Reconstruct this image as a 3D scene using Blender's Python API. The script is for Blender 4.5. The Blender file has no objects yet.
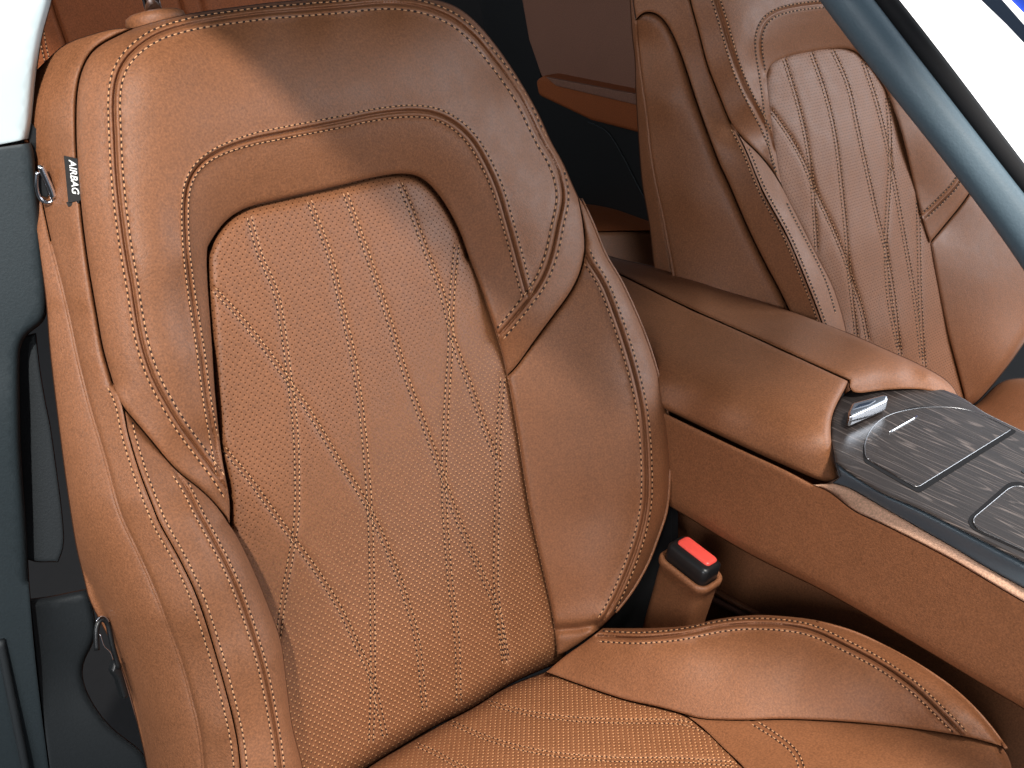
import bpy, math
import numpy as np
from mathutils import Vector, Matrix
from mathutils.geometry import delaunay_2d_cdt

# ------------------------------------------------------------------ scene
sc = bpy.context.scene
COL = sc.collection
sc.view_settings.view_transform = 'Standard'
sc.view_settings.look = 'None'
sc.view_settings.exposure = 0.0
sc.view_settings.gamma = 1.0
sc.render.engine = 'CYCLES'
sc.cycles.use_denoising = True
sc.cycles.max_bounces = 6
rng = np.random.default_rng(5)

# ------------------------------------------------------------------ camera frame
# X = across the car (towards the far seat), Y = rearwards, Z = up; camera CAM
F = 1230.0
CC = np.array([512.0, 384.0])
CAM = np.array([0.0, 0.0, 1.30])
_l = np.array([1416, -528, 1230.0]); _l /= np.linalg.norm(_l)
_r = np.array([-1343, -733, 1230.0]); _r -= _l*(_r @ _l); _r /= np.linalg.norm(_r)
_u = np.cross(_l, _r)
M = np.array([_l, _r, _u])

def rays(p):
    p = np.atleast_2d(np.asarray(p, float))
    d = np.column_stack([(p[:, 0]-CC[0])/F, (p[:, 1]-CC[1])/F, np.ones(len(p))])
    return d @ M.T

def hit(p, P0, n, h=0.0):
    """points where the sight lines through p meet the plane (P0, n) raised by h"""
    d = rays(p)
    t = (P0 @ n + h)/(d @ n)
    return d*t[:, None]

def vec(*a): return np.array(a, float)

A_ = math.radians(22)
SN = vec(0, -math.cos(A_), math.sin(A_))        # seat back normal
SV = vec(0, math.sin(A_), math.cos(A_))         # seat back up
SP = rays([400, 400])[0]*1.10                   # a point of the seat back
J = hit([557, 655], SP, SN)[0]
B_ = math.radians(11)
CN = vec(0, math.sin(B_), math.cos(B_))         # cushion normal
Z = vec(0, 0, 1)
X = vec(1, 0, 0)

# ------------------------------------------------------------------ curves in the plane
def cr(pts, step=3.0):
    """Catmull-Rom resample"""
    p = np.asarray(pts, float)
    if len(p) == 2:
        n = max(2, int(np.linalg.norm(p[1]-p[0])/step)+1)
        t = np.linspace(0, 1, n)[:, None]
        return p[0]*(1-t)+p[1]*t
    q = np.vstack([2*p[0]-p[1], p, 2*p[-1]-p[-2]])
    out = []
    for i in range(1, len(q)-2):
        a, b, c, d = q[i-1], q[i], q[i+1], q[i+2]
        n = max(2, int(np.linalg.norm(c-b)/0.8))
        t = np.linspace(0, 1, n, endpoint=False)[:, None]
        out.append(0.5*((2*b)+(-a+c)*t+(2*a-5*b+4*c-d)*t*t+(-a+3*b-3*c+d)*t**3))
    out.append(p[-1:])
    c = resample(np.vstack(out), step)
    if len(p) > 4 and step <= 4:
        for _ in range(10):                      # fair the hand-traced line
            c[1:-1] = 0.5*c[1:-1]+0.25*(c[:-2]+c[2:])
    return c

def resample(p, step):
    s = np.r_[0, np.cumsum(np.linalg.norm(np.diff(p, axis=0), axis=1))]
    n = max(2, int(round(s[-1]/step))+1)
    t = np.linspace(0, s[-1], n)
    return np.column_stack([np.interp(t, s, p[:, 0]), np.interp(t, s, p[:, 1])])

def normals2(p):
    t = np.gradient(p, axis=0)
    t /= np.linalg.norm(t, axis=1)[:, None]+1e-9
    return np.column_stack([-t[:, 1], t[:, 0]])

def dist(q, line):
    a, b = line[:-1], line[1:]
    ab = b-a
    L = (ab*ab).sum(1)+1e-12
    out = np.full(len(q), 1e9)
    for s in range(0, len(q), 4000):
        qq = q[s:s+4000]
        t = ((qq[:, None, :]-a[None])*ab[None]).sum(2)/L
        t = np.clip(t, 0, 1)
        dd = qq[:, None, :]-(a[None]+t[..., None]*ab[None])
        out[s:s+4000] = np.sqrt((dd*dd).sum(2)).min(1)
    return out

def inside(q, poly):
    x, y = q[:, 0], q[:, 1]
    r = np.zeros(len(q), bool)
    px, py = poly[:, 0], poly[:, 1]
    j = len(poly)-1
    for i in range(len(poly)):
        c = ((py[i] > y) != (py[j] > y))
        if c.any():
            r ^= c & (x < (px[j]-px[i])*(y-py[i])/(py[j]-py[i]+1e-12)+px[i])
        j = i
    return r

class TPS:
    def __init__(self, ctl, reg=0.03):
        c = np.asarray(ctl, float)
        self.p = c[:, :2]/100.0
        n = len(c)
        K = self.U(self.p)
        K += np.eye(n)*reg
        P = np.column_stack([np.ones(n), self.p])
        A = np.zeros((n+3, n+3)); A[:n, :n] = K; A[:n, n:] = P; A[n:, :n] = P.T
        self.w = np.linalg.solve(A, np.r_[c[:, 2], 0, 0, 0])
    def U(self, q):
        d2 = ((q[:, None, :]-self.p[None])**2).sum(2)
        return 0.5*d2*np.log(d2+1e-9)
    def __call__(self, q):
        q = np.asarray(q, float)/100.0
        return self.U(q) @ self.w[:-3] + np.column_stack([np.ones(len(q)), q]) @ self.w[-3:]

# ------------------------------------------------------------------ object helpers
def thing(name, label, cat, base, group=None):
    o = bpy.data.objects.new(name, None)
    COL.objects.link(o)
    o.location = Vector(CAM+base)
    o.empty_display_size = 0.05
    o['label'] = label; o['category'] = cat
    if group: o['group'] = group
    o['_b'] = [float(x) for x in base]
    return o

BASES = {}
def root_base(parent):
    while parent is not None and parent.parent is not None:
        parent = parent.parent
    return np.array(parent['_b']) if parent is not None else np.zeros(3)-CAM

def link(name, me, parent, mats, smooth=True):
    if not isinstance(mats, (list, tuple)): mats = [mats]
    for m in mats: me.materials.append(m)
    if smooth: me.shade_smooth()
    o = bpy.data.objects.new(name, me)
    COL.objects.link(o)
    if parent is not None: o.parent = parent
    return o

def mesh_obj(name, verts, faces, parent, mats, smooth=True, uv=None, mi=None):
    """verts relative to the camera; one mesh object"""
    verts = np.asarray(verts, float)-root_base(parent)
    me = bpy.data.meshes.new(name)
    me.from_pydata([tuple(v) for v in verts], [], [tuple(int(i) for i in f) for f in faces])
    if uv is not None:
        ul = me.uv_layers.new(name='UVMap')
        idx = np.empty(len(me.loops), int); me.loops.foreach_get('vertex_index', idx)
        ul.data.foreach_set('uv', np.asarray(uv, float)[idx].ravel())
    if mi is not None:
        me.polygons.foreach_set('material_index', np.asarray(mi, int))
    me.update()
    return link(name, me, parent, mats, smooth)

# ------------------------------------------------------------------ leather panels
class Surf:
    """a curved sheet: plane (P0, n) raised by a smooth relief with seams and rolled edges"""
    def __init__(self, P0, n, ctl, seams=(), rolls=()):
        self.P0, self.n = P0, n
        self.f = TPS(ctl) if ctl is not None else None
        self.seams, self.rolls = seams, rolls
    def h(self, q):
        h = self.f(q) if self.f else np.zeros(len(q))
        for s in self.seams:
            d = dist(q, s['line'])
            g, w = s['g']
            h = h - g*np.exp(-(d/w)**2) + s.get('puff', 0.0)*np.exp(-((d-2.6*w)/(1.6*w))**2)
        for line, A, R in self.rolls:
            d = np.clip(dist(q, line)/R, 0, 1)
            h = h - A*(1-np.sqrt(np.clip(1-(1-d)**2, 0, 1)))
        return h
    def at(self, q, dh=0.0):
        q = np.atleast_2d(np.asarray(q, float))
        return hit(q, self.P0, self.n, self.h(q)+dh)

def seam(pts, g=0.0016, w=2.2, rows=(), pitch=6.0, r=0.00055, puff=0.0004, hole=1.0, mul=None):
    return dict(mul=mul, line=cr(pts, 3.0), g=(g, w), rows=rows, pitch=pitch, r=r, puff=puff, hole=hole)

def outline(*segs):
    o = []
    for s in segs:
        s = cr(s, 3.0)
        if len(o) and np.linalg.norm(o[-1]-s[0]) < 0.6: s = s[1:]
        o.extend(list(s))
    o = np.array(o)
    if np.linalg.norm(o[0]-o[-1]) < 0.6: o = o[:-1]
    return o

def panel(name, parent, mat, surf, segs, grid=7.0, T=0.012, edge=(0.003, 4.0), uvf=None, stitch=True, inward=-1.0, label=None, gap=0.7, skirt=None):
    ol = outline(*segs)
    area = 0.5*np.sum(ol[:, 0]*np.roll(ol[:, 1], -1)-np.roll(ol[:, 0], -1)*ol[:, 1])
    if area < 0: ol = ol[::-1]
    loop = np.vstack([ol, ol[:1]])
    if edge: surf.rolls = list(surf.rolls)+[(loop, edge[0], edge[1])]
    mi = None
    nb = len(ol)
    t = np.roll(ol, -1, 0)-np.roll(ol, 1, 0)
    t /= np.linalg.norm(t, axis=1)[:, None]+1e-9
    inn = np.column_stack([-t[:, 1], t[:, 0]])
    full = ol
    ol = ol+inn*gap
    loop = np.vstack([ol, ol[:1]])
    cand = []
    for o in (1.0, 2.2, 4.0, 7.0):
        q = ol+inn*o
        ok = inside(q, ol)
        q = q[ok]
        q = q[dist(q, loop) > 0.85*o]
        cand.append(q)
    for s in surf.seams:
        nn = normals2(s['line'])
        for o in (0, .7, -.7, 1.5, -1.5, 2.4, -2.4, 3.4, -3.4, 4.7, -4.7, 6.6, -6.6):
            q = s['line']+nn*o
            q = q[inside(q, ol)]
            if len(q): q = q[dist(q, loop) > 1.2]
            cand.append(q)
    lo, hi = ol.min(0), ol.max(0)
    gx = np.arange(lo[0], hi[0], grid); gy = np.arange(lo[1], hi[1], grid*0.87)
    g = np.array([(x+(0.5*grid if j % 2 else 0), y) for j, y in enumerate(gy) for x in gx])
    g = g[inside(g, ol)]
    if len(g):
        g = g[dist(g, loop) > 8.5]
        for s in surf.seams:
            if len(g): g = g[dist(g, s['line']) > 8.0]
    cand.append(g)
    cand = np.vstack([c for c in cand if len(c)])
    seen = set(); keep = []
    for q in cand:
        k = (round(q[0]/.6), round(q[1]/.6))
        if k in seen: continue
        seen.add(k); keep.append(q)
    pts = np.vstack([ol, np.array(keep)]) if keep else ol
    vs, es, fs, *_ = delaunay_2d_cdt([Vector(p) for p in pts], [], [list(range(nb))], 1, 1e-4)
    q = np.array([(v.x, v.y) for v in vs])
    P = surf.at(q)
    faces = [tuple(f) for f in fs]
    # orient towards the viewer
    a, b, c = (P[[f[k] for f in faces]] for k in range(3))
    nrm = np.cross(b-a, c-a); ctr = (a+b+c)/3
    flip = (nrm*ctr).sum(1) > 0
    faces = [f[::-1] if fl else f for f, fl in zip(faces, flip)]
    uv = None
    if uvf is not None: uv = uvf(q)
    # skirt: the turned-under edge
    if T:
        n0 = len(P)
        top = surf.at(ol)
        bq = full+inn*(inward*.25) if inward < 0 else full+inn*inward
        hb = surf.h(ol)-T
        bot = hit(bq, surf.P0, surf.n, hb)
        P = np.vstack([P, top, bot])
        mi = [0]*len(faces)+[1]*nb
        for i in range(nb):
            j = (i+1) % nb
            faces.append((n0+i, n0+j, n0+nb+j, n0+nb+i))
        if uv is not None: uv = np.vstack([uv, uvf(ol), uvf(bq)])
    o = mesh_obj(name, P, faces, parent, [mat, skirt or MAT['leather_under']] if mi else mat, True, uv, mi)
    if label: o['label'] = label
    if stitch:
        for s in surf.seams:
            sv, sf, si = [], [], []
            for off in s['rows']:
                stitches(surf, s, off, sv, sf, si, ol)
            if sf: mesh_obj('stitching', np.vstack(sv), sf, o, [MAT['thread'], MAT['hole']], True, None, si)
    return o

_tr = []
for zc, rr in ((-0.92, 0.45), (-0.4, 0.95), (0.4, 0.95), (0.92, 0.45)):
    for k in range(6):
        a = 2*math.pi*k/6
        _tr.append((zc, rr*math.cos(a), rr*math.sin(a)))
_tr = np.array(_tr)
_tf = []
for r_ in range(3):
    for k in range(6):
        _tf.append((r_*6+k, r_*6+(k+1) % 6, (r_+1)*6+(k+1) % 6, (r_+1)*6+k))
_tf.append(tuple(range(5, -1, -1))); _tf.append(tuple(range(18, 24)))

def stitches(surf, s, off, sv, sf, si, ol):
    line = resample(s['line'], 1.0)
    line = line+normals2(line)*(s['mul'](line)[:, None]*off if s.get('mul') else off)
    line = resample(line, s['pitch'])
    mid = 0.5*(line[:-1]+line[1:])
    tan = line[1:]-line[:-1]
    ok = inside(mid, ol) & (dist(mid, np.vstack([ol, ol[:1]])) > 1.0)
    m, tn = mid[ok], tan[ok]
    if not len(m): return
    tn = tn*(0.33+0.03*rng.standard_normal((len(tn), 1)))
    m = m+rng.normal(0, 0.12, m.shape)
    c = surf.at(m, 0.0003); a = surf.at(m+tn, 0.0003)-c
    eps = 1.0
    px = surf.at(m+vec(eps, 0)) - surf.at(m-vec(eps, 0)); py = surf.at(m+vec(0, eps)) - surf.at(m-vec(0, eps))
    nn = np.cross(px, py); nn /= np.linalg.norm(nn, axis=1)[:, None]
    nn *= np.where((nn*c).sum(1) > 0, -1, 1)[:, None]
    sd = np.cross(a, nn); sd /= np.linalg.norm(sd, axis=1)[:, None]
    base = sum(len(x) for x in sv)
    V = c[:, None, :]+a[:, None, :]*_tr[None, :, 0:1]+sd[:, None, :]*(s['r']*_tr[None, :, 1:2])+nn[:, None, :]*(0.8*s['r']*_tr[None, :, 2:3])
    sv.append(V.reshape(-1, 3))
    for i in range(len(m)):
        o = base+i*24
        for f in _tf:
            sf.append(tuple(o+k for k in f)); si.append(0)
    # needle holes between the stitches
    e = line[1:-1]
    ok = inside(e, ol) & (dist(e, np.vstack([ol, ol[:1]])) > 1.5)
    e = e[ok]
    if len(e) and s['hole']:
        tg = np.gradient(line, axis=0)[1:-1][ok]
        tg /= np.linalg.norm(tg, axis=1)[:, None]
        nr = np.column_stack([-tg[:, 1], tg[:, 0]])
        base = sum(len(x) for x in sv)
        R = 1.25*s['hole']
        ring = []
        for k in range(8):
            an = 2*math.pi*k/8
            ring.append(surf.at(e+tg*(R*1.15*math.cos(an))+nr*(R*0.75*math.sin(an)), 0.0003))
        V = np.stack(ring, 1)
        sv.append(V.reshape(-1, 3))
        # orient
        for i in range(len(e)):
            o = base+i*8
            sf.append(tuple(range(o, o+8))); si.append(1)

def tube(name, parent, mat, P, r, n=8, cap=True):
    """round tube along the 3D points P (camera-relative)"""
    P = np.asarray(P, float)
    r = np.broadcast_to(np.asarray(r, float), (len(P),))
    t = np.gradient(P, axis=0); t /= np.linalg.norm(t, axis=1)[:, None]
    ref = vec(0.3, 0.2, 0.93)
    a = np.cross(t, ref); a /= np.linalg.norm(a, axis=1)[:, None]
    b = np.cross(t, a)
    V = []; Fc = []
    for i in range(len(P)):
        for k in range(n):
            an = 2*math.pi*k/n
            V.append(P[i]+r[i]*(a[i]*math.cos(an)+b[i]*math.sin(an)))
    for i in range(len(P)-1):
        for k in range(n):
            Fc.append((i*n+k, i*n+(k+1) % n, (i+1)*n+(k+1) % n, (i+1)*n+k))
    if cap:
        Fc.append(tuple(range(n-1, -1, -1))); Fc.append(tuple(range((len(P)-1)*n, len(P)*n)))
    return mesh_obj(name, V, Fc, parent, mat)

def sweep(name, parent, mat, rings, cap=True, smooth=True):
    """skin a list of closed rings (each k x 3)"""
    k = len(rings[0]); V = np.vstack(rings); Fc = []
    for i in range(len(rings)-1):
        for j in range(k):
            Fc.append((i*k+j, i*k+(j+1) % k, (i+1)*k+(j+1) % k, (i+1)*k+j))
    if cap:
        Fc.append(tuple(range(k-1, -1, -1))); Fc.append(tuple(range((len(rings)-1)*k, len(rings)*k)))
    o = mesh_obj(name, V, Fc, parent, mat, smooth)
    return o

def bevel(o, w, seg=3):
    m = o.modifiers.new('bevel', 'BEVEL'); m.width = w; m.segments = seg; m.limit_method = 'ANGLE'; m.angle_limit = math.radians(35)
    m2 = o.modifiers.new('wn', 'WEIGHTED_NORMAL'); m2.keep_sharp = False
    return o

def slab(name, parent, mat, pts, P0, n, thick, bev=0.0, h=0.0):
    """a polygon traced on the plane (P0, n), given a real thickness behind it"""
    p = hit(pts, P0, n, h)
    back = p-n*thick
    k = len(p)
    V = np.vstack([p, back])
    ar = np.cross(p[1]-p[0], p[2]-p[0])
    nrm = np.zeros(3)
    for i in range(1, k-1): nrm += np.cross(p[i]-p[0], p[i+1]-p[0])
    fr = list(range(k)); s = 1
    if nrm @ n < 0: fr = fr[::-1]; s = -1
    Fc = [tuple(fr), tuple(k+i for i in fr[::-1])]
    for i in range(k):
        j = (i+1) % k
        q = (i, k+i, k+j, j)
        Fc.append(q if s > 0 else q[::-1])
    o = mesh_obj(name, V, Fc, parent, mat, False)
    if bev:
        bevel(o, bev); o.data.shade_smooth()
    return o

# ------------------------------------------------------------------ materials
MAT = {}
def new_mat(name):
    m = bpy.data.materials.new(name); m.use_nodes = True
    nt = m.node_tree
    b = nt.nodes['Principled BSDF']
    return m, nt, b
def N(nt, typ, **kw):
    n = nt.nodes.new(typ)
    for k, v in kw.items(): setattr(n, k, v)
    return n
def math_n(nt, op, a, b=None, c=None):
    n = N(nt, 'ShaderNodeMath', operation=op)
    for i, v in enumerate((a, b, c)):
        if v is None: continue
        if isinstance(v, (int, float)): n.inputs[i].default_value = v
        else: nt.links.new(v, n.inputs[i])
    return n.outputs[0]
def mixc(nt, fac, a, b, blend='MIX'):
    n = N(nt, 'ShaderNodeMix', data_type='RGBA', blend_type=blend)
    for sck, v in ((0, fac), (6, a), (7, b)):
        if isinstance(v, (int, float)): n.inputs[sck].default_value = v
        elif isinstance(v, tuple): n.inputs[sck].default_value = (*v, 1)
        else: nt.links.new(v, n.inputs[sck])
    return n.outputs[2]
def ramp(nt, v, stops):
    r = N(nt, 'ShaderNodeValToRGB')
    e = r.color_ramp.elements
    while len(e) > 1: e.remove(e[0])
    for i, (p, c) in enumerate(stops):
        el = e[0] if i == 0 else e.new(p)
        el.position = p; el.color = (c, c, c, 1) if isinstance(c, (int, float)) else (*c, 1)
    nt.links.new(v, r.inputs[0])
    return r.outputs[0]

def leather(name, col, rough=0.57, spec=0.46, grain=0.18, perf=False, scale=1.0, mott=0.18):
    m, nt, b = new_mat(name)
    tc = N(nt, 'ShaderNodeTexCoord')
    def noise(s, d=3.0, r=0.55):
        n = N(nt, 'ShaderNodeTexNoise'); n.inputs['Scale'].default_value = s*scale
        n.inputs['Detail'].default_value = d; n.inputs['Roughness'].default_value = r
        nt.links.new(tc.outputs['Object'], n.inputs['Vector']); return n.outputs[0]
    fine = noise(560, 1.5); mid = noise(60); big = noise(9, 4.0)
    v = N(nt, 'ShaderNodeTexVoronoi', feature='DISTANCE_TO_EDGE'); v.inputs['Scale'].default_value = 520*scale
    nt.links.new(tc.outputs['Object'], v.inputs['Vector'])
    peb = math_n(nt, 'MINIMUM', math_n(nt, 'MULTIPLY', v.outputs['Distance'], 4.0), 1.0)
    height = math_n(nt, 'ADD', math_n(nt, 'MULTIPLY', fine, 0.9), math_n(nt, 'MULTIPLY', peb, 0.5))
    # colour: dyed hide with fine mottling
    k = math_n(nt, 'ADD', math_n(nt, 'MULTIPLY', math_n(nt, 'SUBTRACT', fine, 0.5), 6.0*mott),
               math_n(nt, 'ADD', math_n(nt, 'MULTIPLY', math_n(nt, 'SUBTRACT', mid, 0.5), 0.8*mott),
                      math_n(nt, 'MULTIPLY', math_n(nt, 'SUBTRACT', big, 0.5), 1.1*mott)))
    k = math_n(nt, 'ADD', k, 1.0)
    c = mixc(nt, 1.0, col, (1, 1, 1), 'MULTIPLY')
    vm = N(nt, 'ShaderNodeVectorMath', operation='SCALE')
    nt.links.new(c, vm.inputs[0]); nt.links.new(k, vm.inputs['Scale'])
    colr = vm.outputs[0]
    rgh = math_n(nt, 'ADD', rough, math_n(nt, 'MULTIPLY', math_n(nt, 'SUBTRACT', mid, 0.5), 0.18))
    if perf:
        uv = N(nt, 'ShaderNodeUVMap'); sep = N(nt, 'ShaderNodeSeparateXYZ')
        nt.links.new(uv.outputs[0], sep.inputs[0])
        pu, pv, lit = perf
        def lattice(ou, ov):
            x = math_n(nt, 'SUBTRACT', math_n(nt, 'FRACT', math_n(nt, 'ADD', math_n(nt, 'DIVIDE', sep.outputs[0], pu), ou)), 0.5)
            y = math_n(nt, 'SUBTRACT', math_n(nt, 'FRACT', math_n(nt, 'ADD', math_n(nt, 'DIVIDE', sep.outputs[1], pv), ov)), 0.5)
            x = math_n(nt, 'MULTIPLY', x, pu); y = math_n(nt, 'MULTIPLY', y, pv)
            return math_n(nt, 'SQRT', math_n(nt, 'ADD', math_n(nt, 'MULTIPLY', x, x), math_n(nt, 'MULTIPLY', y, y)))
        d = math_n(nt, 'MINIMUM', lattice(0, 0), lattice(0.5, 0.5))
        d2 = math_n(nt, 'MINIMUM', lattice(0, 0.20), lattice(0.5, 0.70))
        hole = math_n(nt, 'SUBTRACT', 1.0, ramp(nt, math_n(nt, 'DIVIDE', d, 0.0022), [(0.18, 0.0), (0.38, 1.0)]))
        lip = math_n(nt, 'SUBTRACT', 1.0, ramp(nt, math_n(nt, 'DIVIDE', d2, 0.0022), [(0.22, 0.0), (0.50, 1.0)]))
        # light in the holes put into the colour: pale low, dark at the top
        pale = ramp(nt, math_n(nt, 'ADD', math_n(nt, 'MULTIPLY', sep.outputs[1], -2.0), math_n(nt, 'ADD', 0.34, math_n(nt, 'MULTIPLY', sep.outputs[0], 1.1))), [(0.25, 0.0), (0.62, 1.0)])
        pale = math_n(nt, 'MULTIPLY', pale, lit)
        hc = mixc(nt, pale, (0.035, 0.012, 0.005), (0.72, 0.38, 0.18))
        colr = mixc(nt, math_n(nt, 'MULTIPLY', lip, 0.75), colr, mixc(nt, pale, tuple(x*1.35 for x in col), tuple(x*.30 for x in col)))  # rim highlight painted as a crescent, dark where the holes are pale
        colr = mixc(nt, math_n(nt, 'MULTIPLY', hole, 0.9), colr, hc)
        height = math_n(nt, 'SUBTRACT', height, math_n(nt, 'MULTIPLY', hole, 0.5))
        nt.links.new(math_n(nt, 'SUBTRACT', spec, math_n(nt, 'MULTIPLY', hole, spec)), b.inputs['Specular IOR Level'])
    nt.links.new(colr, b.inputs['Base Color'])
    nt.links.new(rgh, b.inputs['Roughness'])
    b.inputs['Specular IOR Level'].default_value = spec
    bp = N(nt, 'ShaderNodeBump'); bp.inputs['Strength'].default_value = grain; bp.inputs['Distance'].default_value = 0.0008
    nt.links.new(height, bp.inputs['Height'])
    bp2 = N(nt, 'ShaderNodeBump'); bp2.inputs['Strength'].default_value = 0.06; bp2.inputs['Distance'].default_value = 0.006
    nt.links.new(mid, bp2.inputs['Height']); nt.links.new(bp.outputs[0], bp2.inputs['Normal'])
    nt.links.new(bp2.outputs[0], b.inputs['Normal'])
    MAT[name] = m
    return m

def plain(name, col, rough=0.5, metal=0.0, spec=0.5, noise=0.0, bump=0.0, coat=0.0, scale=400, emit=None):
    m, nt, b = new_mat(name)
    b.inputs['Base Color'].default_value = (*col, 1)
    b.inputs['Roughness'].default_value = rough
    b.inputs['Metallic'].default_value = metal
    b.inputs['Specular IOR Level'].default_value = spec
    b.inputs['Coat Weight'].default_value = coat
    b.inputs['Coat Roughness'].default_value = 0.06
    if noise or bump:
        tc = N(nt, 'ShaderNodeTexCoord'); n = N(nt, 'ShaderNodeTexNoise')
        n.inputs['Scale'].default_value = scale; n.inputs['Detail'].default_value = 4
        nt.links.new(tc.outputs['Object'], n.inputs['Vector'])
        if noise:
            k = math_n(nt, 'ADD', 1-noise, math_n(nt, 'MULTIPLY', n.outputs[0], 2*noise))
            vm = N(nt, 'ShaderNodeVectorMath', operation='SCALE'); vm.inputs[0].default_value = col
            nt.links.new(k, vm.inputs['Scale']); nt.links.new(vm.outputs[0], b.inputs['Base Color'])
        if bump:
            bp = N(nt, 'ShaderNodeBump'); bp.inputs['Strength'].default_value = bump; bp.inputs['Distance'].default_value = 0.0006
            nt.links.new(n.outputs[0], bp.inputs['Height']); nt.links.new(bp.outputs[0], b.inputs['Normal'])
    if emit:
        b.inputs['Emission Color'].default_value = (*col, 1); b.inputs['Emission Strength'].default_value = emit
    MAT[name] = m
    return m

TAN = (0.205, 0.079, 0.032)
leather('leather', TAN)
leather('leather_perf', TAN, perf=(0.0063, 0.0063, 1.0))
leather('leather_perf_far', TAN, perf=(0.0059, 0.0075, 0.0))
leather('leather_red', (0.23, 0.066, 0.022), rough=0.6, spec=.15)
leather('leather_brown', (0.17, 0.078, 0.050), rough=0.6)
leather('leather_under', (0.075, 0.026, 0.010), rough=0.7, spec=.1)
leather('leather_uplit', (0.66, 0.40, 0.27), rough=0.45)  # edge strip: light on its upward face put into the colour
plain('thread', (0.56, 0.29, 0.14), 0.65, noise=.35, scale=130)
plain('hole', (0.022, 0.008, 0.004), 0.9)
plain('black_plastic', (0.008, 0.009, 0.010), 0.35, noise=0.1)
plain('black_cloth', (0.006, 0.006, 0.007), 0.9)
plain('grey_trim', (0.015, 0.024, 0.029), 0.62, noise=0.25, bump=0.35, scale=500)
plain('rubber', (0.004, 0.004, 0.005), 0.75, spec=.25)
plain('sill_trim', (0.013, 0.017, 0.020), 0.62, noise=0.25, bump=0.35, scale=500)
plain('pillar_trim', (0.055, 0.088, 0.112), 0.55, noise=0.15, bump=0.25, scale=600)
plain('white_paint', (0.56, 0.66, 0.69), 0.3, coat=0.6, noise=0.02, scale=4)
plain('chrome', (0.75, 0.76, 0.80), 0.12, metal=1.0)
plain('red_plastic', (0.80, 0.085, 0.065), 0.35, noise=0.08, scale=90)
plain('tag_cloth', (0.010, 0.009, 0.009), 0.8, noise=0.3, bump=0.3, scale=900)
plain('tag_ink', (0.8, 0.8, 0.78), 0.7)
plain('satin_blue', (0.09, 0.122, 0.148), 0.38, metal=0.3, noise=0.1, bump=0.1)
plain('floor_grey', (0.006, 0.006, 0.007), 0.8, noise=0.3, scale=60)
plain('glow_white', (1.0, 1.0, 1.0), 0.5, emit=1.6)  # overexposed white put in as glow, no lamp behind it
plain('navy', (0.006, 0.016, 0.035), 0.4, noise=0.05)
plain('blue_panel', (0.012, 0.05, 0.42), 0.35, noise=0.05)

def wood():
    m, nt, b = new_mat('ash_veneer')
    tc = N(nt, 'ShaderNodeTexCoord')
    mp = N(nt, 'ShaderNodeMapping'); mp.inputs['Rotation'].default_value = (0, 0, math.radians(3)); mp.inputs['Scale'].default_value = (26, 2.4, 1)
    nt.links.new(tc.outputs['Object'], mp.inputs[0])
    n = N(nt, 'ShaderNodeTexNoise'); n.inputs['Scale'].default_value = 1.0; n.inputs['Detail'].default_value = 2.5; n.inputs['Distortion'].default_value = 0.15
    nt.links.new(mp.outputs[0], n.inputs['Vector'])
    s = math_n(nt, 'SINE', math_n(nt, 'MULTIPLY', n.outputs[0], 120.0))
    mp2 = N(nt, 'ShaderNodeMapping'); mp2.inputs['Rotation'].default_value = (0, 0, math.radians(3)); mp2.inputs['Scale'].default_value = (800, 16, 1)
    nt.links.new(tc.outputs['Object'], mp2.inputs[0])
    n2 = N(nt, 'ShaderNodeTexNoise'); n2.inputs['Scale'].default_value = 1.0; n2.inputs['Detail'].default_value = 3
    nt.links.new(mp2.outputs[0], n2.inputs['Vector'])
    line = ramp(nt, s, [(0.72, 0.0), (1.0, 1.0)])
    pore = ramp(nt, n2.outputs[0], [(0.45, 0.0), (0.72, 1.0)])
    f = math_n(nt, 'MULTIPLY', line, math_n(nt, 'ADD', 0.25, math_n(nt, 'MULTIPLY', pore, 0.75)))
    f = math_n(nt, 'ADD', math_n(nt, 'MULTIPLY', f, 0.75), math_n(nt, 'MULTIPLY', pore, 0.12))
    c = mixc(nt, f, (0.020, 0.016, 0.015), (0.19, 0.155, 0.14))
    nt.links.new(c, b.inputs['Base Color'])
    b.inputs['Roughness'].default_value = 0.36
    b.inputs['Specular IOR Level'].default_value = 0.4
    bp = N(nt, 'ShaderNodeBump'); bp.inputs['Strength'].default_value = 0.3; bp.inputs['Distance'].default_value = 0.0004; bp.invert = True
    nt.links.new(f, bp.inputs['Height']); nt.links.new(bp.outputs[0], b.inputs['Normal'])
    MAT['wood'] = m
wood()

def seat_uv(q):
    P = hit(q, SP, SN)
    return np.column_stack([(P-SP)[:, 0], (P-SP) @ SV])
def cush_uv(q):
    P = hit(q, J, CN)
    fw = vec(0, -math.cos(B_), math.sin(B_))
    return np.column_stack([(P-J)[:, 0], -((P-J) @ fw)-.15])

# ================================================================== NEAR SEAT
base = np.array([J[0]-0.12, J[1], -1.25])
seat = thing('car_seat', 'tan leather seat in front, with an AIRBAG tag and perforated backrest filling the picture', 'seat', base, 'front seats')

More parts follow.
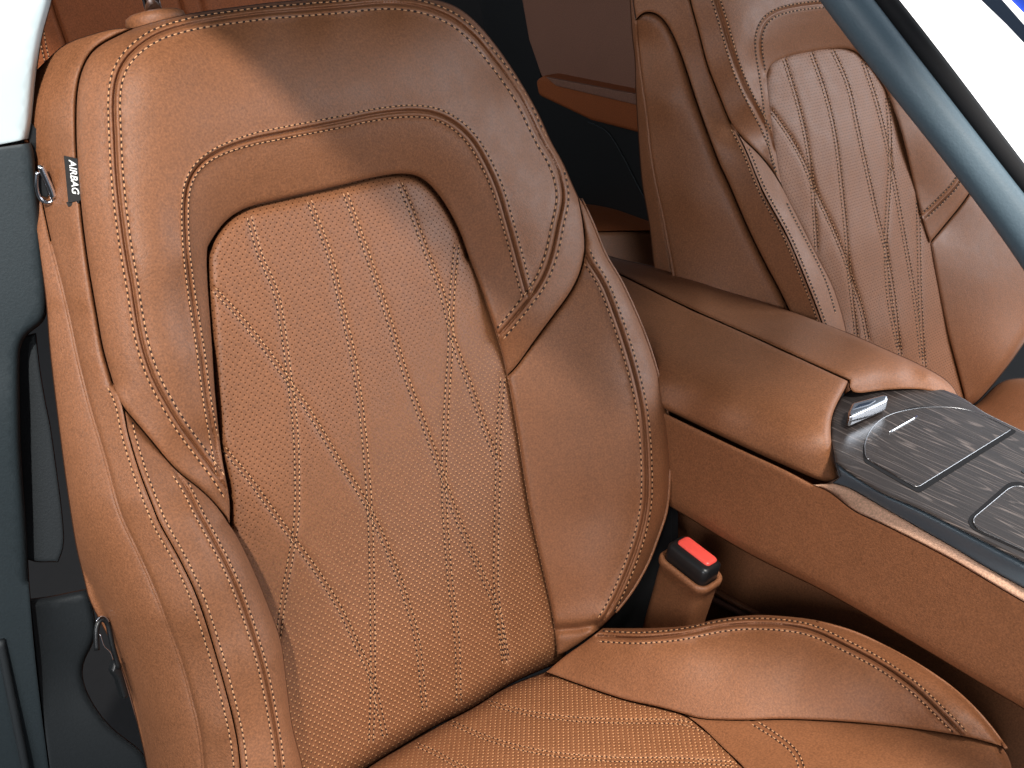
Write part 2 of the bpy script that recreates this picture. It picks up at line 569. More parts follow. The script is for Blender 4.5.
EDGE_L = [(133, 28), (97, 47), (83, 67), (77, 93), (76, 133), (78, 173), (82, 217), (87, 256), (90, 276), (97, 316), (103, 349), (113, 384)]
LOW_L = [(113, 384), (120, 403), (133, 419), (150, 439), (175, 469), (200, 489), (217, 506), (230, 525)]
INS_L = [(230, 525), (230, 499), (225, 473), (220, 439), (215, 389), (212, 339), (208, 283), (207, 256), (208, 247)]
INS_T = [(208, 247), (213, 238), (227, 220), (247, 208), (283, 199), (340, 186), (373, 178), (400, 174), (420, 177), (437, 193), (450, 213), (460, 233), (468, 256)]
INS_R1 = [(468, 256), (480, 286), (493, 323), (503, 356), (507, 376)]
INS_R2 = [(507, 376), (510, 389), (517, 429), (523, 469), (530, 512), (537, 545), (547, 589), (553, 619), (557, 655)]
LOW_R = [(507, 376), (517, 366), (533, 343), (553, 316), (570, 293), (580, 273), (585, 252), (583, 222), (578, 197)]
OUT_T = [(578, 197), (571, 182), (563, 163), (550, 140), (540, 117), (527, 93), (513, 70), (497, 47), (477, 23), (457, 7), (437, 0), (400, -6), (350, -6), (300, 0), (267, 3), (200, 12), (165, 19), (133, 28)]
RIM = [(230, 496), (220, 479), (203, 456), (183, 429), (167, 403), (153, 376), (143, 346), (137, 316), (132, 283), (127, 256), (121, 213), (117, 173), (115, 133), (114, 100), (117, 77), (125, 60), (140, 45), (160, 33), (187, 25), (213, 20), (267, 13), (340, 7), (380, 3), (407, 4), (430, 9), (453, 19), (473, 35), (490, 55), (507, 77), (522, 100), (533, 123), (543, 143), (555, 163), (561, 182), (563, 200), (558, 223), (551, 256), (540, 283), (523, 306), (507, 326), (498, 336)]
HORSE = [(221, 476), (215, 443), (207, 399), (200, 346), (192, 296), (187, 256), (185, 217), (187, 187), (197, 167), (217, 152), (250, 140), (283, 133), (340, 122), (373, 115), (407, 111), (433, 113), (453, 122), (470, 137), (483, 157), (497, 187), (507, 220), (517, 256), (523, 279), (528, 296)]

u_ctl = [(133, 28, -.012), (97, 47, -.010), (83, 67, -.010), (76, 133, -.010), (82, 217, -.008), (90, 276, -.008), (103, 349, -.002), (133, 419, .006), (175, 469, .014), (217, 506, .010),
         (187, 25, .010), (140, 45, .011), (115, 100, .013), (121, 213, .016), (132, 283, .018), (143, 346, .020), (183, 429, .020), (220, 479, .012),
         (267, 13, .008), (340, 8, .008), (407, 3, .006), (473, 35, .008), (522, 100, .012), (558, 190, .022), (551, 256, .026), (523, 306, .022), (502, 333, .010),
         (200, 12, -.008), (300, 0, -.008), (400, -6, -.008), (497, 47, -.006), (540, 117, .002), (574, 186, .014),
         (187, 187, .022), (187, 256, .022), (200, 346, .021), (210, 420, .016), (250, 140, .022), (340, 122, .022), (433, 113, .022), (483, 157, .023), (507, 220, .024), (526, 286, .022),
         (200, 70, .022), (350, 55, .020), (155, 170, .022), (160, 290, .023), (520, 170, .024), (450, 60, .019), (275, 75, .022),
         (208, 256, 0), (213, 238, 0), (247, 208, 0), (290, 197, 0), (340, 186, 0), (400, 175, 0), (437, 193, 0), (460, 233, 0), (480, 286, 0), (503, 356, 0), (212, 339, 0), (220, 439, 0), (230, 499, .004),
         (582, 262, .024), (553, 316, .022), (520, 363, .006), (583, 225, .022)]
su = Surf(SP, SN, u_ctl, seams=[
    seam(RIM, .0034, 1.25, (-6.0, 6.0), 6.6, .0006, .0017, 1.2),
    seam(HORSE, .0032, 1.2, (-5.2, 5.2), 5.4, .0005, .0014, 1.0, lambda q: np.interp(q[:, 0], [186, 260], [.62, 1.1]))],
    rolls=[(cr(EDGE_L), .010, 26), (cr(OUT_T[:12]), .016, 9.0), (cr(OUT_T[11:]), .012, 10.0)])
upper = panel('upper_panel', seat, MAT['leather'], su, [EDGE_L, LOW_L, INS_L, INS_T, INS_R1, LOW_R, OUT_T], T=.03, edge=(.0048, 5.5))

# --- perforated insert
INS_FULL = [(198, 240), (207, 224), (224, 208), (245, 198), (283, 189), (340, 176), (373, 168), (402, 164), (427, 167), (447, 186), (460, 208), (470, 230), (478, 256), (490, 286), (503, 323), (513, 356), (520, 389), (527, 429), (533, 469), (540, 512), (547, 545), (557, 589), (563, 619), (566, 662)]
INS_BOT = [(566, 660), (533, 673.5), (507, 686), (473, 708), (440, 724), (407, 743), (360, 773), (310, 812)]
INS_LF = [(310, 815), (285, 768), (262, 700), (240, 610), (222, 540), (215, 490), (208, 440), (204, 389), (201, 339), (198, 283), (198, 240)]
L = [[(248, 211), (260, 256), (263, 262), (277, 296), (285, 343), (290, 383), (295, 423), (297, 463), (297, 512), (293, 545), (284, 595), (278, 640)],
     [(308, 195), (330, 256), (340, 299), (353, 356), (362, 416), (367, 469), (370, 512), (372, 579), (373, 679), (371, 745)],
     [(344, 187), (368, 256), (390, 323), (407, 379), (427, 433), (440, 469), (455, 512), (473, 555), (490, 592), (499, 615), (507, 660)],
     [(398, 177), (410, 207), (428, 256), (443, 296), (453, 339), (470, 386), (484, 426), (497, 460)],
     [(456, 238), (455, 262), (452, 299), (450, 356), (447, 399), (444, 469), (445, 512), (450, 579), (457, 639), (459, 705)],
     [(502, 372), (499, 429), (498, 469), (497, 512), (496, 579), (500, 625), (505, 665)],
     [(212, 284), (233, 309), (263, 346), (287, 379), (310, 413), (340, 463), (357, 488), (373, 517), (390, 555), (407, 602), (418, 645), (425, 712)],
     [(222, 443), (247, 476), (273, 512), (293, 539), (317, 572), (340, 609), (357, 645), (372, 679), (386, 740)]]
i_ctl = [(208, 256, -.001), (340, 186, -.002), (437, 193, -.002), (480, 286, -.001), (212, 339, -.001), (225, 470, -.004), (510, 389, -.002), (530, 512, -.003), (553, 619, -.005), (557, 655, -.008), (300, 700, -.006), (270, 620, -.006), (250, 560, -.006), (310, 780, -.014), (440, 722, -.014), (500, 686, -.012), (370, 765, -.016),
         (340, 300, .008), (370, 430, .010), (400, 560, .008), (410, 660, .002), (300, 250, .005), (420, 250, .005), (280, 480, .005), (470, 560, .004)]
si_ = Surf(SP, SN, i_ctl, seams=[seam([(l[0][0]+1, l[0][1]+5)]+l[1:], .0013, 3.4, (-2.2, 2.2), 5.2, .00048, .0003, .95) for l in L]+[seam(l, 0, 2, (), 6, .0005, 0) for l in (INS_L, INS_T, INS_R1+INS_R2)],
           rolls=[(cr(INS_T), .014, 11), (cr(INS_L), .010, 10), (cr(INS_R1+INS_R2), .005, 8), (cr(INS_FULL), .014, 22), (cr(INS_LF), .012, 22), (cr(INS_BOT), .034, 20)])
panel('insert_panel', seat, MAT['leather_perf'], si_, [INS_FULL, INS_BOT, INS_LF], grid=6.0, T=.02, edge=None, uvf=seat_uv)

# --- right bolster
RB_OUT = [(578, 197), (583, 200), (595, 225), (607, 256), (620, 276), (633, 303), (647, 336), (657, 366), (665, 396), (670, 416), (672, 443), (671, 480), (668, 512), (660, 535), (650, 562), (633, 592), (617, 612), (600, 629)]
RB_BOT = [(600, 629), (585, 640), (570, 650), (557, 657), (557, 655)]
RB_SEAM = [(584, 250), (590, 263), (603, 283), (617, 319), (630, 359), (640, 399), (645, 436), (647, 483), (645, 512), (637, 545), (623, 582), (611, 607), (602, 622)]
rb_ctl = [(510, 389, .0), (517, 429, 0), (523, 469, 0), (530, 512, 0), (537, 545, 0), (547, 589, -.001), (556, 640, -.006),
          (590, 263, .030), (617, 319, .045), (640, 399, .056), (647, 483, .058), (637, 545, .054), (623, 582, .048), (605, 620, .040),
          (595, 225, .016), (620, 276, .036), (647, 336, .048), (665, 396, .054), (671, 450, .055), (668, 512, .052), (650, 562, .047), (617, 612, .040),
          (580, 273, .018), (553, 316, .014), (517, 366, .002), (575, 430, .028), (590, 520, .029), (570, 350, .022), (600, 330, .036), (580, 600, .018), (580, 217, .012), (579, 199, .008)]
srb = Surf(SP, SN, rb_ctl, seams=[seam(RB_SEAM, .0034, 1.25, (-5.4, 5.4), 5.6, .00055, .0016),
                                  seam([(557, 630), (568, 629), (580, 628), (600, 624)], .004, 4, (), 6, .0005, .001)],
           rolls=[(cr(RB_OUT), .022, 13)])
panel('bolster_panel', seat, MAT['leather'], srb, [LOW_R, RB_OUT, RB_BOT, INS_R2[::-1]], T=.10, edge=(.0052, 6))
tube('piping', seat, MAT['leather'], srb.at(cr(RB_OUT[1:-1], 4)-vec(1.6, 0), .0012), .0018)

# --- left bolster
LB_S1 = [(113, 384), (122, 403), (128, 433), (140, 473), (155, 512), (160, 524), (180, 560), (197, 597), (213, 645), (227, 695), (237, 739), (241, 775), (246, 850)]
LB_IN = [(230, 525), (237, 535), (247, 555), (257, 577), (267, 602), (276, 625), (282, 645), (287, 685), (293, 729), (303, 768), (318, 850)]
LB_S2 = [(176, 472), (187, 489), (198, 512), (213, 539), (233, 579), (250, 625), (263, 669), (273, 719), (280, 768), (286, 850)]
lb_ctl = [(113, 384, -.004), (127, 433, .010), (140, 473, .024), (155, 512, .036), (180, 560, .044), (213, 645, .050), (237, 739, .050), (246, 850, .048),
          (176, 472, .020), (198, 512, .042), (233, 579, .054), (263, 669, .058), (280, 768, .058), (286, 850, .056),
          (133, 419, .000), (150, 439, .006), (200, 489, .020), (217, 506, .026), (230, 525, .032), (247, 555, .042), (267, 602, .046), (285, 665, .050), (303, 768, .050), (318, 850, .05),
          (205, 570, .052), (235, 650, .058)]
slb = Surf(SP, SN, lb_ctl, seams=[seam(LB_S2, .0030, 1.2, (-4.4, 4.4), 5.6, .00055, .0014),
                                  seam([(p[0]+.6, p[1]) for p in LB_S1], .0, 2.0, (-6.0,), 5.6, .0006, 0)],
           rolls=[(cr(LB_IN), .022, 15)])
panel('bolster_panel', seat, MAT['leather'], slb, [LB_S1[::-1], LOW_L, LB_IN, [(318, 850), (246, 850)]], T=.06, edge=(.0048, 5.5))

# --- side panel between the front seam and the piping
PIPE = [(40, 190), (45, 215), (51, 242), (58, 269), (68, 309), (80, 366), (93, 416), (107, 463), (120, 512), (137, 549), (153, 585), (170, 629), (183, 665), (193, 702), (200, 732), (204, 768), (210, 850)]
SIDE_T = [(133, 28), (118, 28), (100, 32), (67, 43), (50, 57), (37, 70)]
s3_ctl = [(133, 28, -.014), (83, 67, -.016), (76, 133, -.014), (87, 256, -.014), (103, 349, -.010), (113, 384, -.005), (127, 433, .010), (140, 473, .024), (155, 512, .036), (180, 560, .044), (213, 645, .050), (237, 739, .050), (246, 850, .048),
          (58, 269, -.050), (68, 309, -.046), (80, 366, -.036), (93, 416, -.022), (107, 463, -.004), (120, 512, .010), (137, 549, .018), (170, 629, .026), (200, 732, .028), (210, 850, .026),
          (118, 28, -.022), (67, 43, -.055), (37, 70, -.07), (22, 100, -.078), (30, 130, -.075), (38, 190, -.078), (45, 215, -.07), (60, 140, -.040), (66, 80, -.036), (65, 215, -.036),
          (75, 300, -.030), (92, 360, -.019), (130, 500, .024), (180, 620, .042), (212, 730, .044)]
s3 = Surf(SP, SN, s3_ctl, seams=[seam([(p[0]-.6, p[1]) for p in LB_S1], .0, 2.0, (6.0,), 5.6, .0006, 0)], rolls=[(cr(PIPE), .004, 6), (cr(EDGE_L), .010, 12)])
sp_ = panel('side_panel', seat, MAT['leather'], s3, [EDGE_L, LB_S1, [(246, 850), (210, 850)], PIPE[::-1], [(40, 190), (30, 150), (22, 110), (22, 90), (37, 70)], SIDE_T[::-1]], T=.03, edge=(.003, 4))
tube('piping', seat, MAT['leather'], s3.at(cr(PIPE[2:], 4), .0012), .0017)
# --- outer side below the piping
s4_ctl = [(40, 190, -.085), (58, 269, -.052), (80, 366, -.038), (107, 463, -.006), (137, 549, .016), (170, 629, .024), (200, 732, .026), (210, 850, .024),
          (40, 256, -.11), (48, 330, -.15), (58, 410, -.155), (68, 490, -.15), (80, 560, -.15), (101, 623, -.14), (116, 653, -.135), (130, 694, -.125), (147, 768, -.115), (160, 850, -.11), (20, 256, -.2), (30, 400, -.25),
          (102, 545, -.030), (122, 600, -.028), (147, 670, -.018), (80, 430, -.042), (172, 760, -.012), (66, 360, -.06)]
s4 = Surf(SP, SN, s4_ctl)
_pl = cr(PIPE, 4); _ph = s3.f(_pl)-.004
def _side(q):                                   # rolls away from the piping towards the back of the seat
    d = dist(q, _pl)
    t = np.clip(d/58.0, 0, .985)
    return np.interp(q[:, 1], _pl[:, 1], _ph)-.085*(1-np.sqrt(1-t*t))-.0006*d
s4.f = _side
panel('outer_side', seat, MAT['leather'], s4, [PIPE, [(210, 850), (160, 850)], [(160, 850), (147, 768), (139, 730), (130, 694), (116, 653), (101, 623), (89, 599), (84, 578), (76, 545), (66, 480), (57, 410), (50, 350), (46, 300), (40, 256), (34, 210), (34, 188), (40, 190)]], T=.03)
# --- back of the seat
shell = [(45, 120), (70, 60), (130, 36), (200, 20), (300, 8), (400, 4), (470, 28), (520, 95), (560, 175), (600, 260), (640, 340), (655, 420), (652, 510), (620, 590), (560, 640), (420, 740), (330, 800), (200, 840), (150, 760), (100, 600), (70, 450), (50, 300)]
slab('back_shell', seat, MAT['leather_brown'], [(0.93*x+20, y+10) for x, y in shell], SP, SN, .03, .01, h=-.135)

# --- airbag tag
tq = s3.at([[62, 155], [62, 203], [78, 180]])
tn = np.cross(tq[1]-tq[0], tq[2]-tq[0]); tn /= np.linalg.norm(tn); tn *= -np.sign(tn @ tq[0])
TP = tq[0]+tn*.006
tag = slab('airbag_tag', seat, MAT['tag_cloth'], [(63.5, 155.5), (77, 158.5), (81, 200.5), (68, 203)], TP, tn, .0012, .0004)
slab('tag_fold', tag, MAT['tag_cloth'], [(66, 202), (81, 199.5), (78, 203.5), (68, 207)], TP, tn, .0012, .0003, h=-.001)
def text_mesh(body, name, parent, mat, org, ex, ey, size, P0, n, h):
    """letters set along ex (reading direction) / ey (towards their tops)"""
    cu = bpy.data.curves.new(name, 'FONT'); cu.body = body; cu.size = 1.0; cu.offset = 0.012; cu.extrude = 0
    cu.shear = 0.15
    tmp = bpy.data.objects.new('tmp', cu); COL.objects.link(tmp)
    bpy.context.view_layer.update()
    me0 = tmp.to_mesh()
    co = np.array([v.co[:2] for v in me0.vertices]); fs = [tuple(p.vertices) for p in me0.polygons]
    tmp.to_mesh_clear(); bpy.data.objects.remove(tmp); bpy.data.curves.remove(cu)
    co -= co.min(0); w, hh = co.max(0)
    q = np.array(org)+np.outer(co[:, 0]/w, ex)+np.outer(co[:, 1]/hh, ey)
    P = hit(q, P0, n, h)
    V = np.vstack([P, P-n*.0004]); k = len(P)
    return mesh_obj(name, V, fs+[tuple(i+k for i in f[::-1]) for f in fs], parent, mat, False)
text_mesh('AIRBAG', 'tag_lettering', tag, MAT['tag_ink'], (68.6, 159.6), (3.6, 34.4), (7.0, .6), 1, TP, tn, .0006)

# --- headrest post with its collar
PB = hit([[156, 21]], SP, SN, -.055)[0]
def lathe(name, parent, mat, base, axis, prof, n=28):
    a = axis/np.linalg.norm(axis)
    e1 = np.cross(a, vec(0, 1, .2)); e1 /= np.linalg.norm(e1); e2 = np.cross(a, e1)
    rings = []
    for r, z in prof:
        rings.append(np.array([base+a*z+r*(e1*math.cos(t)+e2*math.sin(t)) for t in np.linspace(0, 2*math.pi, n, endpoint=False)]))
    return sweep(name, parent, mat, rings)
post = lathe('headrest_post', seat, MAT['chrome'], PB, SV, [(.0072, -.03), (.0072, .14)])
lathe('post_collar', post, MAT['leather'], PB, SV, [(.021, -.012), (.0235, -.004), (.0245, .000), (.0235, .004), (.020, .0062), (.012, .0064), (.010, .004)])

# --- adjuster loop and bracket low on the outer side
q = [(97, 650), (96, 632), (98, 620), (103, 616), (108, 621), (110, 634), (114, 652), (119, 668)]
lp = hit(cr(q, 3), SP, SN, -.060)
adj = tube('adjuster_loop', seat, MAT['black_plastic'], lp, .0022)
tube('loop_wire', adj, MAT['chrome'], hit(cr([(96, 622), (99, 616), (103, 614.5), (107, 617), (109, 622)], 2), SP, SN, -.056), .0006)
tube('loop_wire', adj, MAT['chrome'], hit(cr([(100, 634), (104, 646), (110, 652), (113, 660)], 2), SP, SN, -.056), .0005)
slab('adjuster_bracket', seat, MAT['black_plastic'], [(112, 672), (118, 680), (124, 700), (130, 696), (122, 668), (116, 660)], SP, SN, .01, .002, h=-.062)

# ------------------------------------------------------------------ cushion
CB_LOW = [(546, 672), (573, 682), (623, 699), (655, 706), (684, 714)]
CB_LOW2 = [(684, 714), (704, 719), (751, 720), (784, 719), (851, 722), (917, 729), (967, 737), (1001, 746)]
CB_OUT = [(1001, 746), (1009, 750), (1003, 741), (995, 731), (977, 709), (951, 685), (917, 662), (884, 644), (851, 629), (817, 620), (777, 615.5), (751, 615), (717, 619), (684, 626), (640, 628), (603, 628)]
CB_BACK = [(603, 628), (585, 642), (565, 656), (546, 672)]
CB_SEAM = [(598, 636), (640, 638), (684, 634), (711, 628), (741, 624), (777, 624.5), (811, 630), (844, 645), (877, 662), (911, 685), (937, 709), (957, 729), (963, 736)]
cb_ctl = [(546, 672, .0), (573, 682, 0), (623, 699, 0), (684, 714, .001), (751, 720, .004), (784, 719, .006), (851, 722, .008), (917, 729, .010), (967, 737, .012), (1001, 746, .010),
          (598, 636, .034), (640, 638, .044), (684, 634, .050), (741, 624, .054), (777, 624, .055), (811, 630, .055), (844, 645, .053), (877, 662, .050), (911, 685, .044), (937, 709, .034), (957, 729, .022),
          (640, 628, .040), (684, 626, .046), (751, 615, .050), (817, 620, .051), (884, 644, .046), (951, 685, .038), (995, 731, .022), (603, 630, .032), (580, 646, .02),
          (640, 670, .024), (720, 672, .032), (800, 680, .032), (880, 700, .028)]
scb = Surf(J, CN, cb_ctl, seams=[seam(CB_SEAM, .0034, 1.25, (-5.4, 5.4), 5.4, .00055, .0016)], rolls=[(cr(CB_OUT[2:]), .020, 9)])
panel('cushion_bolster', seat, MAT['leather'], scb, [CB_LOW, CB_LOW2, CB_OUT, CB_BACK], T=.12, edge=(.0018, 3), gap=.2)
tube('piping', seat, MAT['leather'], scb.at(cr([(1006, 748), (995, 732.5), (977, 711), (951, 687), (917, 664), (884, 646), (851, 631), (817, 622)], 4), .001), .0014)
CI_R = [(684, 714), (704, 729), (724, 749), (744, 768), (800, 835), (840, 900)]
ci_seams = [[(487, 702), (523, 712), (573, 719), (620, 721), (680, 722), (705, 730)], [(450, 722), (490, 739), (540, 752), (607, 759), (680, 760), (735, 764)], [(415, 744), (440, 755), (463, 768), (520, 790), (600, 805), (760, 812)]]
ci_ctl = [(546, 672, -.004), (623, 699, -.003), (684, 714, -.002), (744, 768, -.002), (840, 900, .0), (360, 772, -.006), (440, 725, -.005), (507, 688, -.004), (300, 900, -.01), (520, 740, .006), (600, 740, .008), (640, 780, .008), (450, 790, .004)]
sci = Surf(J, CN, ci_ctl, seams=[seam(l, .0016, 4, (-2.0, 2.0), 4.6, .00042, .0004, .7) for l in ci_seams], rolls=[(cr([(300, 818), (345, 785), (373, 764), (407, 744), (440, 725), (473, 708), (507, 687), (546, 672)]), .020, 12), (cr(CI_R), .003, 10)])
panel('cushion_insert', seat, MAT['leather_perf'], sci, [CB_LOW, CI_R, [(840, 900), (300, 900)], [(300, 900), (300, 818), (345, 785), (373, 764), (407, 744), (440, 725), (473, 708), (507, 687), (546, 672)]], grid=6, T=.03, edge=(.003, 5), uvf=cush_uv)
cf_ctl = [(684, 714, -.002), (751, 720, .002), (851, 722, .005), (967, 737, .008), (1001, 746, .007), (744, 768, -.001), (840, 900, 0), (1015, 780, -.004), (1010, 900, -.06), (880, 780, .006), (800, 750, .004), (920, 860, -.02)]
CF_S = [(752, 721), (777, 737), (796, 753), (803, 775), (806, 820)]
scf = Surf(J, CN, cf_ctl, seams=[seam(CF_S, .0012, 1.8, (-2.6, 2.6), 5, .0005, .0004)], rolls=[(cr([(1003, 746), (1012, 768), (1018, 830), (1016, 900)]), .02, 12)])
panel('cushion_front', seat, MAT['leather'], scf, [CB_LOW2, [(1001, 746), (1006, 752), (1012, 768), (1018, 830), (1016, 900)], [(1016, 900), (840, 900)], CI_R[::-1]], T=.10, edge=(.0022, 3.5), gap=.3)
slab('cushion_base', seat, MAT['black_plastic'], [(340, 800), (560, 690), (700, 690), (850, 660), (980, 745), (1000, 880), (350, 900)], J, CN, .12, .02, h=-.06)

# ================================================================== FAR SEAT
fb = hit([[900, 330]], SP, SN)[0]; fb[2] = -1.25
far = thing('car_seat', 'tan leather seat behind the armrest, with pale glare on its quilted backrest', 'seat', fb, 'front seats')
FE_L = [(684, -30), (690, 0), (699, 33), (707, 64), (719, 95), (730, 122), (741, 137), (758, 153), (772, 170), (783, 188)]
FI_L = [(783, 188), (778, 162), (774, 135), (770, 105), (767, 76)]
FI_T = [(767, 76), (769, 66), (784, 58), (811, 52), (834, 49), (854, 50), (866, 62), (884, 87), (887, 93), (901, 133), (914, 187), (924, 227), (930, 243)]
FLOW_R = [(930, 243), (945, 225), (967, 197), (985, 165)]
FOUT = [(985, 165), (973, 138), (942, 92), (908, 42), (878, 0), (858, -30)]
FRIM = [(705, -30), (716, 0), (725, 29), (734, 60), (743, 84), (754, 106), (767, 131), (776, 155), (782, 178)]
FHORSE = [(781, 182), (772, 143), (764, 83), (759, 52), (759, 34), (765, 20), (777, 12), (797, 7), (824, 4), (850, 4)]
FRIM_R = [(924, 216), (940, 201), (957, 182), (975, 150)]
fu_ctl = [(684, -30, -.012), (690, 0, -.01), (699, 33, -.01), (719, 95, -.008), (741, 137, 0), (772, 170, .012), (716, 0, .015), (734, 60, .018), (754, 106, .022), (776, 155, .016),
          (759, 40, .026), (764, 83, .022), (775, 150, .012), (777, 12, .026), (824, 4, .026), (890, 20, .026), (910, 70, .024), (930, 130, .022), (740, 20, .024), (800, -30, .024),
          (767, 76, 0), (784, 58, 0), (834, 49, 0), (866, 62, 0), (887, 93, 0), (914, 187, 0), (928, 236, 0), (774, 140, .0), (945, 225, .008), (967, 197, .020), (985, 165, .022), (996, 130, .010), (957, 182, .022), (980, 60, 0)]
sfu = Surf(SP, SN, fu_ctl, seams=[seam(FRIM, .0022, 2.0, (-4.2, 4.2), 4.0, .0005, .0006), seam(FHORSE, .0018, 1.8, (-3.4, 3.4), 3.8, .00045, .0005), seam(FRIM_R, .002, 1.6, (-3.2, 3.2), 3.8, .00045, .0005)])
panel('upper_panel', far, MAT['leather'], sfu, [FE_L, FI_L, FI_T, FLOW_R, FOUT, [(858, -30), (684, -30)]], grid=6, T=.03, edge=(.003, 3.5))
FIF = [(760, 70), (763, 58), (782, 50), (811, 44), (834, 41), (860, 42), (876, 58), (894, 87), (909, 133), (922, 187), (937, 240), (945, 281), (955, 331), (964, 369), (972, 402)]
FIB = [(972, 402), (940, 420), (900, 430), (850, 430)]
FIL = [(850, 430), (835, 340), (815, 275), (790, 225), (772, 190), (766, 140), (761, 100), (760, 70)]
FL_ = [[(784, 58), (797, 100), (806, 138), (812, 180), (817, 250)],
       [(811, 52), (826, 95), (836, 140), (842, 190), (846, 230), (850, 280), (856, 330), (858, 380)],
       [(832, 49), (848, 85), (858, 130), (868, 175), (877, 215), (886, 250), (893, 290), (900, 350), (905, 400)],
       [(862, 58), (876, 100), (886, 140), (894, 180), (903, 230), (915, 300), (922, 360)],
       [(887, 95), (890, 130), (890, 170), (887, 220), (886, 250), (889, 300), (899, 350)],
       [(918, 200), (919, 240), (920, 290), (922, 330), (925, 370)],
       [(771, 110), (784, 128), (802, 158), (815, 190), (828, 218), (842, 250), (852, 280), (862, 310), (868, 340)]]
fi_ctl = [(767, 76, -.001), (834, 49, -.001), (887, 93, -.001), (774, 140, -.002), (925, 230, -.003), (950, 340, -.006), (972, 402, -.01), (850, 430, -.01), (800, 215, -.004), (840, 320, -.006), (840, 140, .008), (870, 240, .008), (890, 330, .006)]
sfi = Surf(SP, SN, fi_ctl, seams=[seam(l, .0014, 3.0, (-1.6, 1.6), 3.6, .0005, .0004, .7) for l in FL_], rolls=[(cr(FIF), .012, 14), (cr(FIL), .01, 14)])
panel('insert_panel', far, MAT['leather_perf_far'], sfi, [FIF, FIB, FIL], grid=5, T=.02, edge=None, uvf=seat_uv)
FS1 = [(734, 127), (747, 153), (762, 190), (786, 234), (804, 276), (822, 323), (835, 370)]
FB_IN = [(783, 188), (799, 219), (817, 255), (833, 286), (843, 317), (848, 340), (852, 370)]
fl_ctl = [(734, 127, .0), (747, 153, .016), (762, 190, .034), (786, 234, .048), (804, 276, .054), (822, 323, .056), (835, 370, .056),
          (741, 137, .0), (758, 153, .006), (772, 170, .018), (783, 188, .030), (799, 219, .042), (817, 255, .048), (843, 317, .052), (852, 370, .05), (790, 215, .046), (815, 270, .054)]
sfl = Surf(SP, SN, fl_ctl, seams=[seam([(786, 201), (792, 214), (811, 250), (826, 281), (836, 314)], .0008, 1.4, (0,), 3.6, .0005, 0), seam(FS1, .0, 1.5, (-3.6,), 3.9, .0005, 0)], rolls=[(cr(FB_IN), .012, 8)])
panel('bolster_panel', far, MAT['leather'], sfl, [FS1[::-1], FE_L[5:], FB_IN, [(852, 370), (835, 370)]], grid=5, T=.05, edge=(.0025, 3))
FSEAM = [(636, 20), (641, 13), (647, 11), (659, 14.5), (670, 29), (679, 49), (688, 75), (696, 100), (707, 131), (721, 168), (726, 177), (747, 226), (765, 263), (783, 297), (800, 335)]
f3_ctl = [(684, -30, -.014), (699, 33, -.014), (719, 95, -.012), (734, 127, -.004), (747, 153, .016), (762, 190, .034), (786, 234, .048), (804, 276, .054), (822, 323, .056), (835, 370, .056),
          (636, -30, -.075), (636, 12, -.075), (659, 14, -.050), (679, 49, -.040), (696, 100, -.030), (721, 168, -.012), (747, 226, .006), (783, 297, .022), (800, 335, .028), (720, 140, -.006), (670, -10, -.035)]
sf3 = Surf(SP, SN, f3_ctl, seams=[seam(FS1, .0, 1.5, (3.6,), 3.9, .0005, 0)])
panel('side_panel', far, MAT['leather'], sf3, [FE_L[:6], FS1, [(835, 370), (800, 335)], FSEAM[::-1], [(636, 20), (633, 0), (631, -30)], [(631, -30), (684, -30)]], grid=6, T=.03, edge=(.003, 3.5))
FSB = [(636, 20), (637, 40), (641, 75), (647, 120), (653, 170), (664, 222), (673, 272), (682, 320)]
f4_ctl = [(636, 20, -.085), (659, 14, -.060), (679, 49, -.048), (696, 100, -.036), (721, 168, -.018), (747, 226, .0), (783, 297, .016), (800, 335, .022), (637, 40, -.10), (647, 120, -.10), (653, 170, -.10), (664, 222, -.10), (673, 272, -.095), (682, 320, -.09), (690, 200, -.055), (665, 100, -.064), (710, 270, -.05)]
sf4 = Surf(SP, SN, f4_ctl, rolls=[(cr(FSEAM[2:]), .008, 12)])
panel('outer_side', far, MAT['leather'], sf4, [FSEAM, [(800, 335), (682, 320)], FSB[::-1]], grid=6, T=.03, edge=(.003, 3.5))
f5_ctl = [(p[0], p[1], -.11) for p in FSB]+[(630, 0, -.14), (635, 60, -.14), (638, 130, -.14), (645, 200, -.14), (654, 266, -.135), (660, 320, -.13)]
sf5 = Surf(SP, SN, f5_ctl)
panel('back_shell', far, MAT['leather'], sf5, [[(636, 20), (633, 0), (631, -30)], [(631, -30), (628, -30)], [(628, -30), (630, 0), (632, 34), (635, 60), (635.5, 86), (638, 130), (642, 182), (649, 222), (654, 266), (661, 320)], [(661, 320), (682, 320)], FSB[::-1]], grid=6, T=.05, edge=(.004, 4))
tube('piping', far, MAT['leather'], sf4.at(cr(FSB, 5), .002), .002)
FR_OUT = [(985, 165), (1008, 185), (1035, 225), (1042, 280), (1034, 325), (1018, 352), (1000, 376), (976, 404), (966, 408)]
fr_ctl = [(930, 243, -.002), (937, 281, -.002), (947, 331, -.003), (957, 369, -.005), (966, 408, -.008), (945, 225, .0), (967, 197, .016), (985, 165, .018), (1008, 185, .034), (1035, 225, .05), (1042, 280, .055), (1034, 325, .05), (1018, 352, .045), (1000, 376, .03), (976, 404, 0), (985, 280, .028)]
sfr = Surf(SP, SN, fr_ctl, rolls=[(cr(FR_OUT), .016, 10)])
panel('bolster_panel', far, MAT['leather'], sfr, [FLOW_R, FR_OUT, [(966, 408), (965, 400), (957, 369), (947, 331), (937, 281), (930, 243)]], grid=6, T=.10, edge=(.003, 3.5))
fc_ctl = [(960, 408, 0), (976, 405, .0), (1000, 382, .02), (1024, 378, .03), (1100, 380, .05), (1100, 470, .03), (1000, 440, .01), (930, 440, 0)]
